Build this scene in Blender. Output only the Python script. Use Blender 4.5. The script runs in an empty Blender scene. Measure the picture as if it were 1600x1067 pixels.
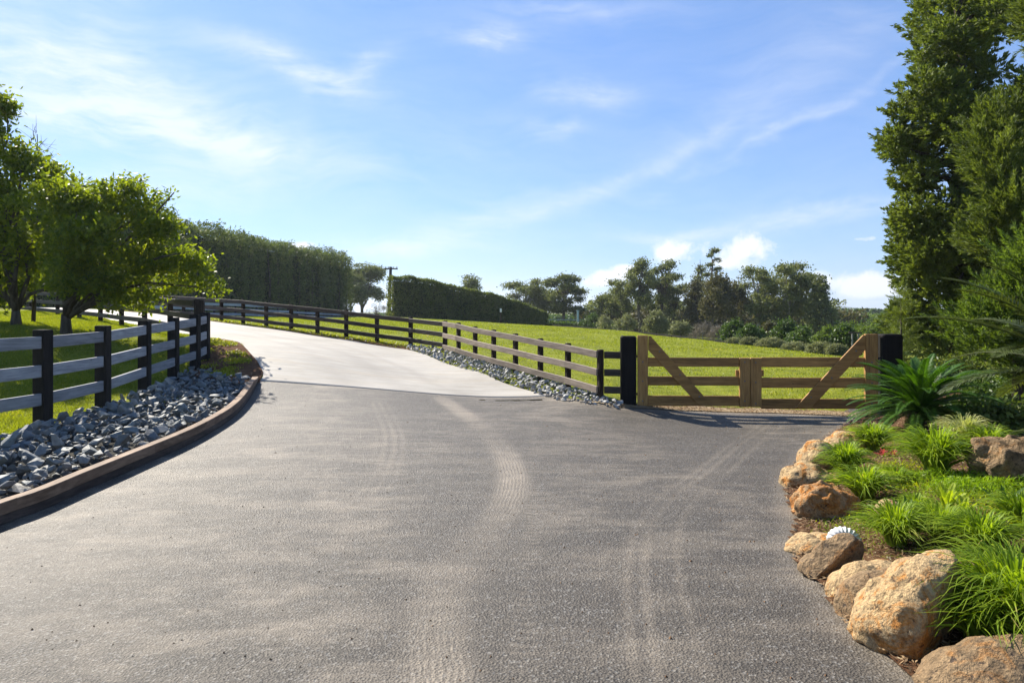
import bpy, bmesh, math, random
import numpy as np
from mathutils import Vector, Matrix, noise as mnoise
random.seed(7); RNG = np.random.default_rng(11)
R = math.radians
SC = bpy.context.scene
COL = SC.collection
# ------------------------------------------------------------ camera
F = 1067.0; HZ = 487.0; EYE = 2.1
cam_d = bpy.data.cameras.new('camera'); cam = bpy.data.objects.new('camera', cam_d); COL.objects.link(cam)
cam.location = (0, 0, EYE); cam.rotation_euler = (R(90), 0, 0)
cam_d.sensor_width = 36; cam_d.lens = 36*F/1600; cam_d.shift_y = -(533.5-HZ)/1600
cam_d.clip_start = 0.05; cam_d.clip_end = 9000
SC.camera = cam
# ------------------------------------------------------------ light
SUN_DIR = Vector((-0.67, 0.74, 0)).normalized(); SUN_EL = R(38)
sv = Vector((SUN_DIR.x*math.cos(SUN_EL), SUN_DIR.y*math.cos(SUN_EL), math.sin(SUN_EL)))
sl = bpy.data.lights.new('sun', 'SUN'); sl.energy = 5.0; sl.angle = R(0.5); sl.color = (1.0, 0.925, 0.80)
so = bpy.data.objects.new('sun', sl); COL.objects.link(so); so.rotation_euler = sv.to_track_quat('Z', 'Y').to_euler()
SC.view_settings.view_transform = 'Standard'; SC.view_settings.look = 'None'
SC.view_settings.exposure = 1.17; SC.view_settings.gamma = 1.0
SC.render.engine = 'CYCLES'
SC.cycles.max_bounces = 7; SC.cycles.transparent_max_bounces = 8
SC.cycles.use_denoising = True

class NT:
    def __init__(s, tree): s.t = tree; s.n = tree.nodes; s.l = tree.links
    def new(s, typ, **kw):
        nd = s.n.new(typ)
        for k, v in kw.items():
            if k.startswith('i_'):
                key = k[2:]; key = int(key) if key.isdigit() else key.replace('_', ' ')
                if isinstance(v, bpy.types.NodeSocket): s.l.new(v, nd.inputs[key])
                else: nd.inputs[key].default_value = v
            else: setattr(nd, k, v)
        return nd
    def m(s, op, a, b=0.0, c=0.0, clamp=False):
        nd = s.n.new('ShaderNodeMath'); nd.operation = op; nd.use_clamp = clamp
        for i, v in enumerate((a, b, c)):
            if isinstance(v, bpy.types.NodeSocket): s.l.new(v, nd.inputs[i])
            else: nd.inputs[i].default_value = v
        return nd.outputs[0]
    def mix(s, f, a, b, bt='MIX'):
        nd = s.n.new('ShaderNodeMix'); nd.data_type = 'RGBA'; nd.blend_type = bt
        for i, v in ((0, f), (6, a), (7, b)):
            if isinstance(v, bpy.types.NodeSocket): s.l.new(v, nd.inputs[i])
            else:
                if i and len(v) == 3: v = (*v, 1)
                nd.inputs[i].default_value = v
        return nd.outputs[2]
    def ramp(s, f, stops, interp='LINEAR'):
        nd = s.n.new('ShaderNodeValToRGB'); s.l.new(f, nd.inputs[0]); e = nd.color_ramp; e.interpolation = interp
        while len(e.elements) < len(stops): e.elements.new(0.5)
        for el, (p, c) in zip(e.elements, stops):
            el.position = p; el.color = (*c, 1) if isinstance(c, (tuple, list)) else (c, c, c, 1)
        return nd.outputs[0]
    def noise(s, vec, scale, detail=4, rough=0.55, dist=0.0, out=0):
        nd = s.new('ShaderNodeTexNoise', i_Scale=scale, i_Detail=detail, i_Roughness=rough, i_Distortion=dist)
        if vec is not None: s.l.new(vec, nd.inputs['Vector'])
        return nd.outputs[out]
    def mapping(s, vec, scale=(1, 1, 1), rot=(0, 0, 0), loc=(0, 0, 0)):
        nd = s.new('ShaderNodeMapping'); s.l.new(vec, nd.inputs[0])
        nd.inputs['Scale'].default_value = scale; nd.inputs['Rotation'].default_value = rot; nd.inputs['Location'].default_value = loc
        return nd.outputs[0]

# ------------------------------------------------------------ world: sky with clouds
W = bpy.data.worlds.new('World'); SC.world = W; W.use_nodes = True
t = NT(W.node_tree); t.n.clear()
out = t.new('ShaderNodeOutputWorld'); bg = t.new('ShaderNodeBackground')
SKY_STR = 0.066
sky = t.new('ShaderNodeTexSky', sky_type='NISHITA', sun_disc=False, sun_elevation=SUN_EL,
            sun_rotation=math.atan2(SUN_DIR.x, SUN_DIR.y), altitude=50, air_density=1.0, dust_density=0.3, ozone_density=2.4)
tc = t.new('ShaderNodeTexCoord'); d = tc.outputs['Generated']
sep = t.new('ShaderNodeSeparateXYZ'); t.l.new(d, sep.inputs[0])
X, Y, Z = sep.outputs
az = t.m('ARCTAN2', X, Y)
hr = t.m('SQRT', t.m('ADD', t.m('MULTIPLY', X, X), t.m('MULTIPLY', Y, Y)))
el = t.m('DIVIDE', Z, hr)
comb = t.new('ShaderNodeCombineXYZ', i_0=az, i_1=el, i_2=0.0).outputs[0]
# wisps: warped, stretched noise
warp = t.noise(comb, 3.0, 3, 0.5, out=1)
wv = t.new('ShaderNodeVectorMath', operation='MULTIPLY_ADD'); t.l.new(warp, wv.inputs[0]); wv.inputs[1].default_value = (0.22, 0.16, 0); t.l.new(comb, wv.inputs[2])
st = t.mapping(wv.outputs[0], (6, 26, 1), (0, 0, R(-14)))
fib = t.noise(st, 1.0, 7, 0.62)
fib2 = t.noise(t.mapping(wv.outputs[0], (16, 60, 1), (0, 0, R(-20))), 1.0, 6, 0.6)
fibr = t.m('ADD', t.m('MULTIPLY', fib, 0.75), t.m('MULTIPLY', fib2, 0.25))
fibr = t.m('SUBTRACT', t.m('MULTIPLY', fibr, 3.6), 1.12, clamp=True)
ws = t.new('ShaderNodeSeparateXYZ'); 
wv2 = t.new('ShaderNodeVectorMath', operation='MULTIPLY_ADD'); t.l.new(t.noise(comb, 9.0, 5, 0.6, out=1), wv2.inputs[0]); wv2.inputs[1].default_value = (0.09, 0.055, 0); t.l.new(comb, wv2.inputs[2])
t.l.new(wv2.outputs[0], ws.inputs[0]); wx, wy = ws.outputs[0], ws.outputs[1]
def blob(px, py, rx, ry, rot, sx, sy, amp=1.0, off=(0.045, 0.0275)):
    a0 = math.atan((px-800)/F); e0 = (HZ-py)/F*math.cos(a0)
    dx = t.m('SUBTRACT', sx, a0+off[0]); dy = t.m('SUBTRACT', sy, e0+off[1])
    c, s_ = math.cos(R(rot)), math.sin(R(rot))
    u = t.m('ADD', t.m('MULTIPLY', dx, c*F/rx), t.m('MULTIPLY', dy, s_*F/rx))
    v = t.m('SUBTRACT', t.m('MULTIPLY', dy, c*F/ry), t.m('MULTIPLY', dx, s_*F/ry))
    q = t.m('ADD', t.m('MULTIPLY', u, u), t.m('MULTIPLY', v, v))
    g = t.m('MULTIPLY', t.m('EXPONENT', t.m('MULTIPLY', q, -1.0)), amp)
    return g
cirr = None
for a in ((90, 110, 290, 60, -14, 1.0), (180, 40, 60, 60, 0, 0.35), (470, 108, 120, 22, -14, 0.8), (560, 105, 55, 16, 30, 0.6), (765, 58, 60, 15, -5, 0.75), (920, 143, 66, 20, -6, 0.6),
          (865, 196, 55, 14, 0, 0.5), (770, 340, 150, 22, 14, 0.45), (1000, 268, 170, 14, 22, 0.36), (1250, 190, 170, 9, 26, 0.38), (230, 205, 190, 20, -2, 0.8),
          (1290, 335, 120, 14, 8, 0.75), (650, 385, 130, 16, 4, 0.6), (1050, 372, 90, 9, 2, 0.45), (350, 280, 320, 40, 10, 0.3), (900, 20, 110, 16, 0, 0.4), (1230, 120, 200, 50, 30, 0.25)):
    b = blob(*a[:5], wx, wy, a[5]); cirr = b if cirr is None else t.m('ADD', cirr, b)
cirr = t.m('MULTIPLY', cirr, t.m('ADD', t.m('MULTIPLY', fibr, 0.95), 0.05), clamp=True)
base_veil = t.m('MULTIPLY', fibr, 0.10)
# cumulus low over the horizon, puffy noise edges
pv = t.noise(comb, 26, 7, 0.62); pv2 = t.noise(comb, 90, 3, 0.6)
puff = t.m('ADD', t.m('MULTIPLY', pv, 0.85), t.m('MULTIPLY', pv2, 0.3))
cum = None
for a in ((1047, 394, 36, 24, 0, 1.0), (1168, 386, 56, 28, 0, 1.0), (1125, 414, 34, 12, 0, 0.6), (940, 434, 52, 20, 8, 0.9), (985, 425, 25, 14, 0, 0.7), (1350, 447, 66, 22, 0, 0.9), (1415, 450, 60, 16, 0, 0.6),
          (468, 384, 34, 12, 0, 0.9), (1350, 373, 22, 6, 0, 0.75), (1090, 450, 190, 20, 0, 0.12), (1270, 432, 40, 14, 0, 0.5)):
    b = blob(*a[:5], az, el, a[5], (0, 0)); cum = b if cum is None else t.m('ADD', cum, b)
cumf = t.m('MULTIPLY', t.m('SUBTRACT', t.m('ADD', cum, t.m('MULTIPLY', puff, 1.5)), 1.38), 2.6, clamp=True)
# light haze toward the horizon
cshade = t.m('SUBTRACT', 1.0, t.m('MULTIPLY', t.noise(t.mapping(comb, loc=(0.006, -0.012, 0)), 30, 4, 0.5), 0.25))
skyb = t.mix(1.0, sky.outputs[0], (0.74, 0.92, 1.18), 'MULTIPLY')
skyb = t.mix(0.42, skyb, (1.45, 2.95, 6.3))
lo = t.m('EXPONENT', t.m('MULTIPLY', t.m('ABSOLUTE', el), -9.0))
skyb = t.mix(t.m('MULTIPLY', lo, 0.45), skyb, (4.7, 5.7, 6.8))
c1 = t.mix(t.m('MULTIPLY', t.m('ADD', cirr, base_veil, clamp=True), 0.66), skyb, (7.4, 7.5, 7.7))
cc = t.mix(cshade, (5.2, 5.7, 6.4), (8.3, 8.1, 7.9))
c2 = t.mix(t.m('MULTIPLY', cumf, 0.80), c1, cc)
t.l.new(c2, bg.inputs[0]); bg.inputs[1].default_value = SKY_STR; t.l.new(bg.outputs[0], out.inputs[0])

# ------------------------------------------------------------ pixel helpers and ground height
def P(px, py, dd): return ((px-800)*dd/F, dd, EYE-(py-HZ)*dd/F)
def sstep(a, b, x):
    k = np.clip((np.asarray(x, float)-a)/(b-a), 0, 1); return k*k*(3-2*k)
def asph(x, y):
    return sstep(6, 15.5, y)*np.clip(-0.045*(np.asarray(x, float)-2.5), -0.05, 0.5)
NEAR_EDGE = [(405, 601, 15.8), (411, 582.5, 16.2), (401, 564.5, 17.2), (383, 545, 18.6), (373, 536, 19.4), (325, 528.5, 20.3), (280, 521, 21.5), (236, 510.5, 23.2), (193, 501.5, 25), (160, 495, 27), (129, 489.5, 29), (85, 486, 32), (40, 483, 36), (-20, 480, 41)]
FAR_EDGE = [(864, 624, 15.4), (825, 611, 16.1), (786, 599, 17), (750, 584, 18.4), (696, 569, 20), (660, 554, 22), (637, 546.5, 23.2), (620, 545, 23.6), (541, 531.5, 24.8), (496, 526, 25.3), (455, 518, 26), (380, 509, 27.5), (325, 501.5, 29), (268, 492, 31), (223, 489, 33.5), (184, 486, 36), (130, 483, 40), (60, 480, 46)]
FA = [(-60, 520, 690, 9.3), (67, 515, 664, 10.6), (161, 508.7, 640, 12.1), (226, 500.5, 613, 14.0), (271, 496, 592, 15.6), (305, 491.5, 584, 16.6), (320.5, 488.5, 569, 17.4)]
FB = [(308, 468, 538, 18.6), (266, 464.5, 524, 20.6), (226, 460, 516, 22.2), (190, 459, 510.5, 23.9), (157, 457, 504.5, 25.6), (124, 456, 498.5, 27.5), (90, 456, 493, 29.8), (49, 455, 486.5, 33), (22, 455, 484, 35.5), (-10, 454, 481, 38.5), (-50, 453, 478, 42)]
FC = [(695.5, 501, 548, 22.6), (641.7, 495.5, 543, 24.3), (589, 490, 535, 24.9), (541, 484, 528, 25.4), (496, 479, 522, 26), (455, 475, 517, 26.6), (416, 471.5, 511.5, 27.3), (380, 467.5, 507.5, 28.1), (346, 465.5, 503, 29.2), (315, 463.5, 499, 30.5), (287, 462, 495, 31.8), (258, 460.5, 492, 33.4), (230, 459.5, 489, 35.2), (203, 458.5, 486, 37.3), (176, 458, 484.5, 40), (150, 457.5, 483, 43)]
FD = [(716.5, 504, 555.5, 21.3), (742.5, 510, 564.5, 20.3), (771.5, 515, 571.5, 19.2), (805.5, 521, 582, 18.1), (844.5, 528.7, 593.5, 17.0), (887.5, 536, 608, 15.9), (938, 546, 619, 14.7)]
FE = [(225, 466, 491.5, 45), (262, 468, 492.5, 47.5), (300, 470, 493.5, 50), (335, 472, 494, 52.5), (368, 473, 494.5, 55), (401, 475, 495, 58), (434, 477, 495.5, 62), (450, 478, 496, 65), (465, 480, 496.3, 69), (478, 481, 496.8, 73), (491.5, 482, 497, 77), (505.7, 483.5, 497.5, 82), (518.5, 484.5, 498, 87), (531, 485.5, 498.3, 92), (543, 486.5, 498.7, 97), (555, 487.3, 499, 102), (566, 488, 499.3, 107), (578, 489, 499.6, 112), (590, 490, 500, 117)]
def polydist(x, y, pl):
    x = np.asarray(x, float); y = np.asarray(y, float); best = np.full(x.shape, 1e9); side = np.zeros(x.shape); tt = np.zeros(x.shape); acc = 0
    for (ax, ay), (bx, by) in zip(pl[:-1], pl[1:]):
        dx, dy = bx-ax, by-ay; L2 = dx*dx+dy*dy; k = np.clip(((x-ax)*dx+(y-ay)*dy)/L2, 0, 1)
        qx, qy = x-ax-k*dx, y-ay-k*dy; dd = np.hypot(qx, qy); s = dx*(y-ay)-dy*(x-ax); m = dd < best
        best = np.where(m, dd, best); side = np.where(m, np.sign(s), side); tt = np.where(m, acc+k*math.sqrt(L2), tt); acc += math.sqrt(L2)
    return best, side, tt
def hit(px, py, f=None):
    f = f or H
    ds = np.concatenate([np.arange(2, 40, 0.05), np.arange(40, 200, .5)]); z = EYE-(py-HZ)*ds/F; g = f((px-800)*ds/F, ds)
    i = np.argmax(z <= g); dd = ds[i] if (z <= g).any() else ds[-1]
    return ((px-800)*dd/F, dd, float(g[i]))
def smooth(pl, n=8, closed=False):
    out = []; N = len(pl)
    for i in range(N-1):
        p0 = np.array(pl[max(i-1, 0)]); p1 = np.array(pl[i]); p2 = np.array(pl[i+1]); p3 = np.array(pl[min(i+2, N-1)])
        for k in range(n):
            s = k/n; out.append(tuple(0.5*((2*p1)+(-p0+p2)*s+(2*p0-5*p1+4*p2-p3)*s*s+(-p0+3*p1-3*p2+p3)*s**3)))
    out.append(tuple(pl[-1])); return out
EDG = [hit(px, py, lambda x, y: asph(x, y))[:2] for px, py in ((-420, 960), (-180, 872), (0, 808), (66, 787), (131, 761), (210, 727), (289, 690), (337, 661), (375, 632))]
EDG += [tuple(P(404, 600, 15.75)[:2])]
EDG = smooth([(EDG[0][0]-0.6, 1.0)] + EDG, 6)            # outer foot of the timber edging, running away from camera
def bed_raise(x, y):
    dd, sd, tt = polydist(x, y, EDG); ins = np.where(sd > 0, dd, 0)
    return (0.17*sstep(0.07, 0.3, ins)+0.12*sstep(.25, 1.6, ins))*(1-sstep(12.2, 15.6, y))
cps = [P(*p) for p in NEAR_EDGE+FAR_EDGE] + [P(p[0], p[2], p[3]) for p in FB+FC+FD+FE]
cps += [P(p[0], p[2], p[3]) for p in FA]
cps += [P(25, 505, 20.5), P(105, 522, 19), P(-100, 500, 22), P(-300, 500, 24), P(600, 495, 78), P(700, 499, 84), P(848, 510, 92), P(920, 514, 76), P(1000, 520, 61), P(1100, 531, 46), P(1190, 542, 36.5), P(1280, 553, 30.5), P(1400, 570, 25), P(760, 508, 66), P(700, 515, 40), P(900, 530, 40), P(1010, 575, 22), P(1150, 580, 22), P(1000, 606, 17), P(1300, 606, 17)]
for x in np.arange(-9, 12.1, 3):
    for y in (-6, -2, 2, 5, 8, 11, 14):
        if x < -5 and y > 7: continue
        cps.append((x, y, float(asph(x, y))))
cps += [(-14, -4, .5), (-11, 3, .4), (-16, 3, .6), (-22, 9, 1.2), (-40, 0, 1.5), (-60, 40, 2.6), (-60, 80, 2.2), (-60, 110, 2.0), (14, 20, -.2), (20, 16, -.3), (20, 4, 0), (30, 30, -1.4), (40, 60, -2.6), (20, 60, -1.6), (8, 90, -1.2), (50, 120, -2.5), (0, 130, -.5), (-25, 130, .8), (100, 100, -3), (60, -10, -.5), (-5, -20, 0), (100, 200, -1.5), (0, 200, -.5), (-60, 200, 1)]
cps = np.array(cps, float); cps[:, 2] -= bed_raise(cps[:, 0], cps[:, 1]); CC = 2.0
def _k(a, b): return -np.sqrt(((a[:, None, :]-b[None, :, :])**2).sum(-1)+CC*CC)
_n = len(cps); A = np.zeros((_n+1, _n+1)); A[:_n, :_n] = _k(cps[:, :2], cps[:, :2]) + np.eye(_n)*0.10; A[:_n, _n] = 1; A[_n, :_n] = 1
_w = np.linalg.solve(A, np.append(cps[:, 2], 0))
def H0(x, y):
    x = np.atleast_1d(np.asarray(x, float)); y = np.atleast_1d(np.asarray(y, float)); sh = x.shape
    p = np.stack([x.ravel(), y.ravel()], 1); o = np.empty(len(p))
    for i in range(0, len(p), 20000): o[i:i+20000] = _k(p[i:i+20000], cps[:, :2]) @ _w[:_n] + _w[_n]
    r = np.hypot(p[:, 0], p[:, 1]); k = sstep(130, 260, r)
    o = o*(1-k)+(-1.5)*k
    return o.reshape(sh)
def H(x, y): return H0(x, y)+bed_raise(np.atleast_1d(np.asarray(x, float)), np.atleast_1d(np.asarray(y, float)))
def resample(pl, n):
    p = np.array(pl, float); s = np.concatenate([[0], np.cumsum(np.hypot(*(np.diff(p[:, :2], axis=0).T)))])
    q = np.linspace(0, s[-1], n); return np.stack([np.interp(q, s, p[:, k]) for k in range(p.shape[1])], 1)
GRD = [hit(px, py)[:2] for px, py in ((1440, 1075), (1345, 1003), (1308, 972), (1290, 938), (1252, 898), (1232, 858), (1236, 806), (1222, 760), (1248, 716), (1290, 682), (1332, 655))]
GRD = smooth([(GRD[0][0]+.35, 1.5), ] + GRD + [(GRD[-1][0]+.6, GRD[-1][1]+.8), (GRD[-1][0]+1.4, GRD[-1][1]+1.3)], 5)   # garden edge
def garden_h(x, y):
    dd, sd, tt = polydist(x, y, GRD); ins = np.where(sd < 0, dd, -dd)
    return ins
def HG(x, y):
    x = np.atleast_1d(np.asarray(x, float)); y = np.atleast_1d(np.asarray(y, float)); ins = garden_h(x, y)
    return H0(x, y)+0.02+0.22*sstep(0.18, 1.5, ins)+0.12*sstep(1.2, 3.5, ins)
def h1(x, y): return float(H(x, y)[0])
# ------------------------------------------------------------ mesh helpers
def build(name, V, Fc, mat, parent=None, smooth_=False, loc=None, attrs=None):
    me = bpy.data.meshes.new(name)
    V = np.asarray(V, np.float32)
    if isinstance(Fc, np.ndarray):
        nf, k = Fc.shape
        me.vertices.add(len(V)); me.vertices.foreach_set('co', V.ravel())
        me.loops.add(nf*k); me.loops.foreach_set('vertex_index', Fc.ravel().astype(np.int32))
        me.polygons.add(nf); me.polygons.foreach_set('loop_start', np.arange(0, nf*k, k, dtype=np.int32))
        me.update(calc_edges=True)
    else:
        me.from_pydata([tuple(map(float, v)) for v in V], [], Fc)
    if smooth_: me.polygons.foreach_set('use_smooth', np.ones(len(me.polygons), bool))
    for an, av in (attrs or {}).items():
        a = me.attributes.new(an, 'FLOAT', 'POINT'); a.data.foreach_set('value', np.asarray(av, np.float32).ravel())
    me.materials.append(mat); me.update()
    o = bpy.data.objects.new(name, me); COL.objects.link(o)
    if parent is not None: o.parent = parent
    if loc is not None: o.location = loc
    return o
def tag(o, label=None, cat=None, group=None, kind=None):
    for k, v in (('label', label), ('category', cat), ('group', group), ('kind', kind)):
        if v is not None: o[k] = v
    return o
def thing(name, loc, label, cat, group=None, rz=0):
    o = bpy.data.objects.new(name, None); COL.objects.link(o); o.location = loc; o.rotation_euler = (0, 0, rz); o.empty_display_size = .2
    return tag(o, label, cat, group)
class MB:
    def __init__(s, o=(0, 0, 0)): s.v = []; s.f = []; s.o = np.array(o, float)
    def add(s, V, Fs):
        b = len(s.v); s.v += [tuple(np.array(v, float)-s.o) for v in V]; s.f += [tuple(i+b for i in f) for f in Fs]
    def prism(s, sec, ax0, ax1, u, w):
        """sweep the 2D section sec (list of (a,b)) from point ax0 to ax1; u,w the section axes"""
        ax0, ax1, u, w = map(lambda q: np.array(q, float), (ax0, ax1, u, w)); n = len(sec)
        V = [ax0+u*a+w*b for a, b in sec]+[ax1+u*a+w*b for a, b in sec]
        Fs = [(i, (i+1) % n, n+(i+1) % n, n+i) for i in range(n)]+[tuple(range(n))[::-1], tuple(range(n, 2*n))]
        s.add(V, Fs)
    def beam(s, a, b, wd, ht, c=0.006, up=(0, 0, 1)):
        a, b = np.array(a, float), np.array(b, float); dr = (b-a)/np.linalg.norm(b-a); up = np.array(up, float)
        u = np.cross(dr, up); u /= np.linalg.norm(u); w = np.cross(u, dr)
        hw, hh = wd/2, ht/2
        sec = [(-hw+c, -hh), (hw-c, -hh), (hw, -hh+c), (hw, hh-c), (hw-c, hh), (-hw+c, hh), (-hw, hh-c), (-hw, -hh+c)]
        s.prism(sec, a, b, u, w)
    def post(s, x, y, z0, z1, wd, yaw, c=0.012, dp=None):
        dp = dp or wd; hw, hd = wd/2, dp/2; cu, su = math.cos(yaw), math.sin(yaw)
        def ring(z, q): return [(x+cu*a-su*b, y+su*a+cu*b, z) for a, b in ((-hw+c+q, -hd+q), (hw-c-q, -hd+q), (hw-q, -hd+c+q), (hw-q, hd-c-q), (hw-c-q, hd-q), (-hw+c+q, hd-q), (-hw+q, hd-c-q), (-hw+q, -hd+c+q))]
        V = ring(z0, 0)+ring(z1-c, 0)+ring(z1, c*.9)
        Fs = [(i, (i+1) % 8, 8+(i+1) % 8, 8+i) for i in range(8)]+[(8+i, 8+(i+1) % 8, 16+(i+1) % 8, 16+i) for i in range(8)]+[tuple(range(8))[::-1], tuple(range(16, 24))]
        s.add(V, Fs)
    def tube(s, pts, rad, n=8, cap=True, wob=0.0):
        pts = [np.array(p, float) for p in pts]; V = []; Fs = []
        up = np.array([0.31, 0.17, 0.93])
        for i, p in enumerate(pts):
            dr = pts[min(i+1, len(pts)-1)]-pts[max(i-1, 0)]; dr /= (np.linalg.norm(dr)+1e-9)
            u = np.cross(dr, up)
            if np.linalg.norm(u) < .1: u = np.cross(dr, (1, 0, 0))
            u /= np.linalg.norm(u); w = np.cross(dr, u)
            for k in range(n):
                a = 2*math.pi*k/n; r = rad[i]*(1+wob*math.sin(3*a+i*1.3)+wob*random.uniform(-.5, .5)); V.append(p+u*math.cos(a)*r+w*math.sin(a)*r)
        for i in range(len(pts)-1):
            for k in range(n): Fs.append((i*n+k, i*n+(k+1) % n, (i+1)*n+(k+1) % n, (i+1)*n+k))
        if cap: Fs.append(tuple(range(n))[::-1]); Fs.append(tuple(range((len(pts)-1)*n, len(pts)*n)))
        s.add(V, Fs)
    def out(s, name, mat, parent=None, smooth_=False, loc=None): return build(name, np.array(s.v), s.f, mat, parent, smooth_, loc)
def fan(pl, k):
    a = np.array(pl); return a
def grid_faces(nu, nv):
    i = np.arange(nu-1)[:, None]*nv+np.arange(nv-1)[None, :]; i = i.ravel()
    return np.stack([i, i+1, i+nv+1, i+nv], 1)
def ribbon(name, A_, B_, nu, nv, off, mat, hf=H, skirt=0, **kw):
    a, b = resample(A_, nu), resample(B_, nu); s = np.linspace(0, 1, nv)[None, :, None]
    g = a[:, None, :2]*(1-s)+b[:, None, :2]*s; x, y = g[..., 0], g[..., 1]; z = hf(x, y)+off
    Fc = grid_faces(nu, nv)
    V = np.stack([x, y, z], -1).reshape(-1, 3)
    if skirt:
        n0 = len(V); V = np.concatenate([V, V[:nv]-np.array([0, 0, skirt])]); k_ = np.arange(nv-1); Fc = np.concatenate([Fc, np.stack([k_+1, k_, n0+k_, n0+k_+1], 1)])
    p = V[Fc[0]]; nrm = np.cross(p[1]-p[0], p[2]-p[0])
    if nrm[2] < 0: Fc = Fc[:, ::-1]
    ac = np.tile(np.linspace(0, 1, nv), nu); ac = np.concatenate([ac, ac[:len(V)-len(ac)]])
    return build(name, V, Fc, mat, None, True, attrs={'across': ac}, **kw)
# ------------------------------------------------------------ materials
def M(name, rough=0.8, spec=0.3):
    m = bpy.data.materials.new(name); m.use_nodes = True; q = NT(m.node_tree); b = q.n['Principled BSDF']
    b.inputs['Roughness'].default_value = rough; b.inputs['Specular IOR Level'].default_value = spec
    return m, q, b
def obj_co(q): return q.new('ShaderNodeTexCoord').outputs['Object']
def geo_pos(q): return q.new('ShaderNodeNewGeometry').outputs['Position']
def bump(q, b, h, strength=.5, dist=.01):
    nd = q.new('ShaderNodeBump', i_Height=h, i_Strength=strength, i_Distance=dist); q.l.new(nd.outputs[0], b.inputs['Normal'])
def wood(name, c1, c2, c3, scale=1.0, rough=.75, axis='auto', bstr=.35, spec=.3):
    m, q, b = M(name, rough, spec); p = geo_pos(q); oi = q.new('ShaderNodeObjectInfo').outputs['Random']
    off = q.new('ShaderNodeVectorMath', operation='MULTIPLY_ADD'); q.l.new(oi, off.inputs[0]); off.inputs[1].default_value = (17, 31, 13); q.l.new(p, off.inputs[2])
    sc = {'z': (18, 18, 1.6), 'h': (1.6, 1.6, 26), 'y': (14, 3, 18)}[axis if axis != 'auto' else 'h']
    mp = q.mapping(off.outputs[0], tuple(k*scale for k in sc))
    g1 = q.noise(mp, 1.0, 6, .65, 0.6); g2 = q.noise(q.mapping(off.outputs[0], tuple(k*scale*4 for k in sc)), 1, 3, .6); bl = q.noise(off.outputs[0], 2.3, 3, .5)
    g = q.m('ADD', q.m('MULTIPLY', g1, .7), q.m('MULTIPLY', g2, .3))
    col = q.ramp(g, [(.36, c1), (.5, c2), (.64, c3)])
    col = q.mix(q.m('MULTIPLY', q.m('SUBTRACT', bl, .45, clamp=True), 1.6, clamp=True), col, c1)
    kn = q.new('ShaderNodeTexVoronoi', i_Scale=2.2); q.l.new(q.mapping(off.outputs[0], (1, 1, 2.2) if axis != 'z' else (2.2, 2.2, 1)), kn.inputs['Vector'])
    k = q.m('LESS_THAN', kn.outputs['Distance'], .055); col = q.mix(q.m('MULTIPLY', k, .6), col, tuple(v*.35 for v in c1))
    br = q.new('ShaderNodeHueSaturation', i_Value=q.m('ADD', .82, q.m('MULTIPLY', oi, .36))); q.l.new(col, br.inputs['Color'])
    q.l.new(br.outputs[0], b.inputs['Base Color']); bump(q, b, g, bstr, .012)
    return m
M_post = wood('dark_stained_post', (.010, .009, .008), (.020, .017, .015), (.030, .026, .023), 1, .8, 'z', .5, spec=.12)
M_postB = wood('brown_black_post', (.016, .011, .008), (.032, .022, .015), (.060, .043, .030), 1, .8, 'z', .4, spec=.12)
M_railA = wood('weathered_rail_blue_shade', (.16, .165, .175), (.27, .275, .285), (.36, .365, .37), .8, .75, 'h', .4)  # weathered grey, with the blue of the shaded faces painted in
M_railC = wood('shade_brown_rail', (.020, .015, .012), (.040, .030, .022), (.075, .058, .043), 1, .65, 'h', .3)  # brown darkened to carry the shade of the unlit rail faces
M_railD = wood('sunlit_tan_rail', (.13, .10, .075), (.22, .175, .135), (.32, .26, .20), 1, .7, 'h', .35)  # tan lightened to carry the sunlight on these rail faces
M_gate = wood('oiled_gate_timber', (.17, .082, .022), (.31, .158, .044), (.45, .24, .07), .7, .6, 'h', .25)
M_gatev = wood('oiled_gate_stile', (.19, .095, .026), (.35, .185, .055), (.48, .27, .085), .7, .6, 'z', .25)
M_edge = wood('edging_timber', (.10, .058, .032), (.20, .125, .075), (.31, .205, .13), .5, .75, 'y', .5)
M_edge_shade = wood('edging_timber_shaded', (.035, .023, .017), (.075, .052, .04), (.13, .095, .07), .6, .8, 'y', .6)  # darker copy of the edging timber, face shade painted into the lower boards
M_charred = wood('black_gate_post', (.006, .0055, .005), (.011, .010, .009), (.014, .012, .010), 1, .8, 'z', .6, spec=.1)
M_railE = wood('skylit_blue_rail', (.2, .23, .28), (.3, .33, .38), (.38, .41, .45), 1, .8, 'h', .2)  # blue skylight on the shaded rail faces, painted into the wood colour
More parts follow.
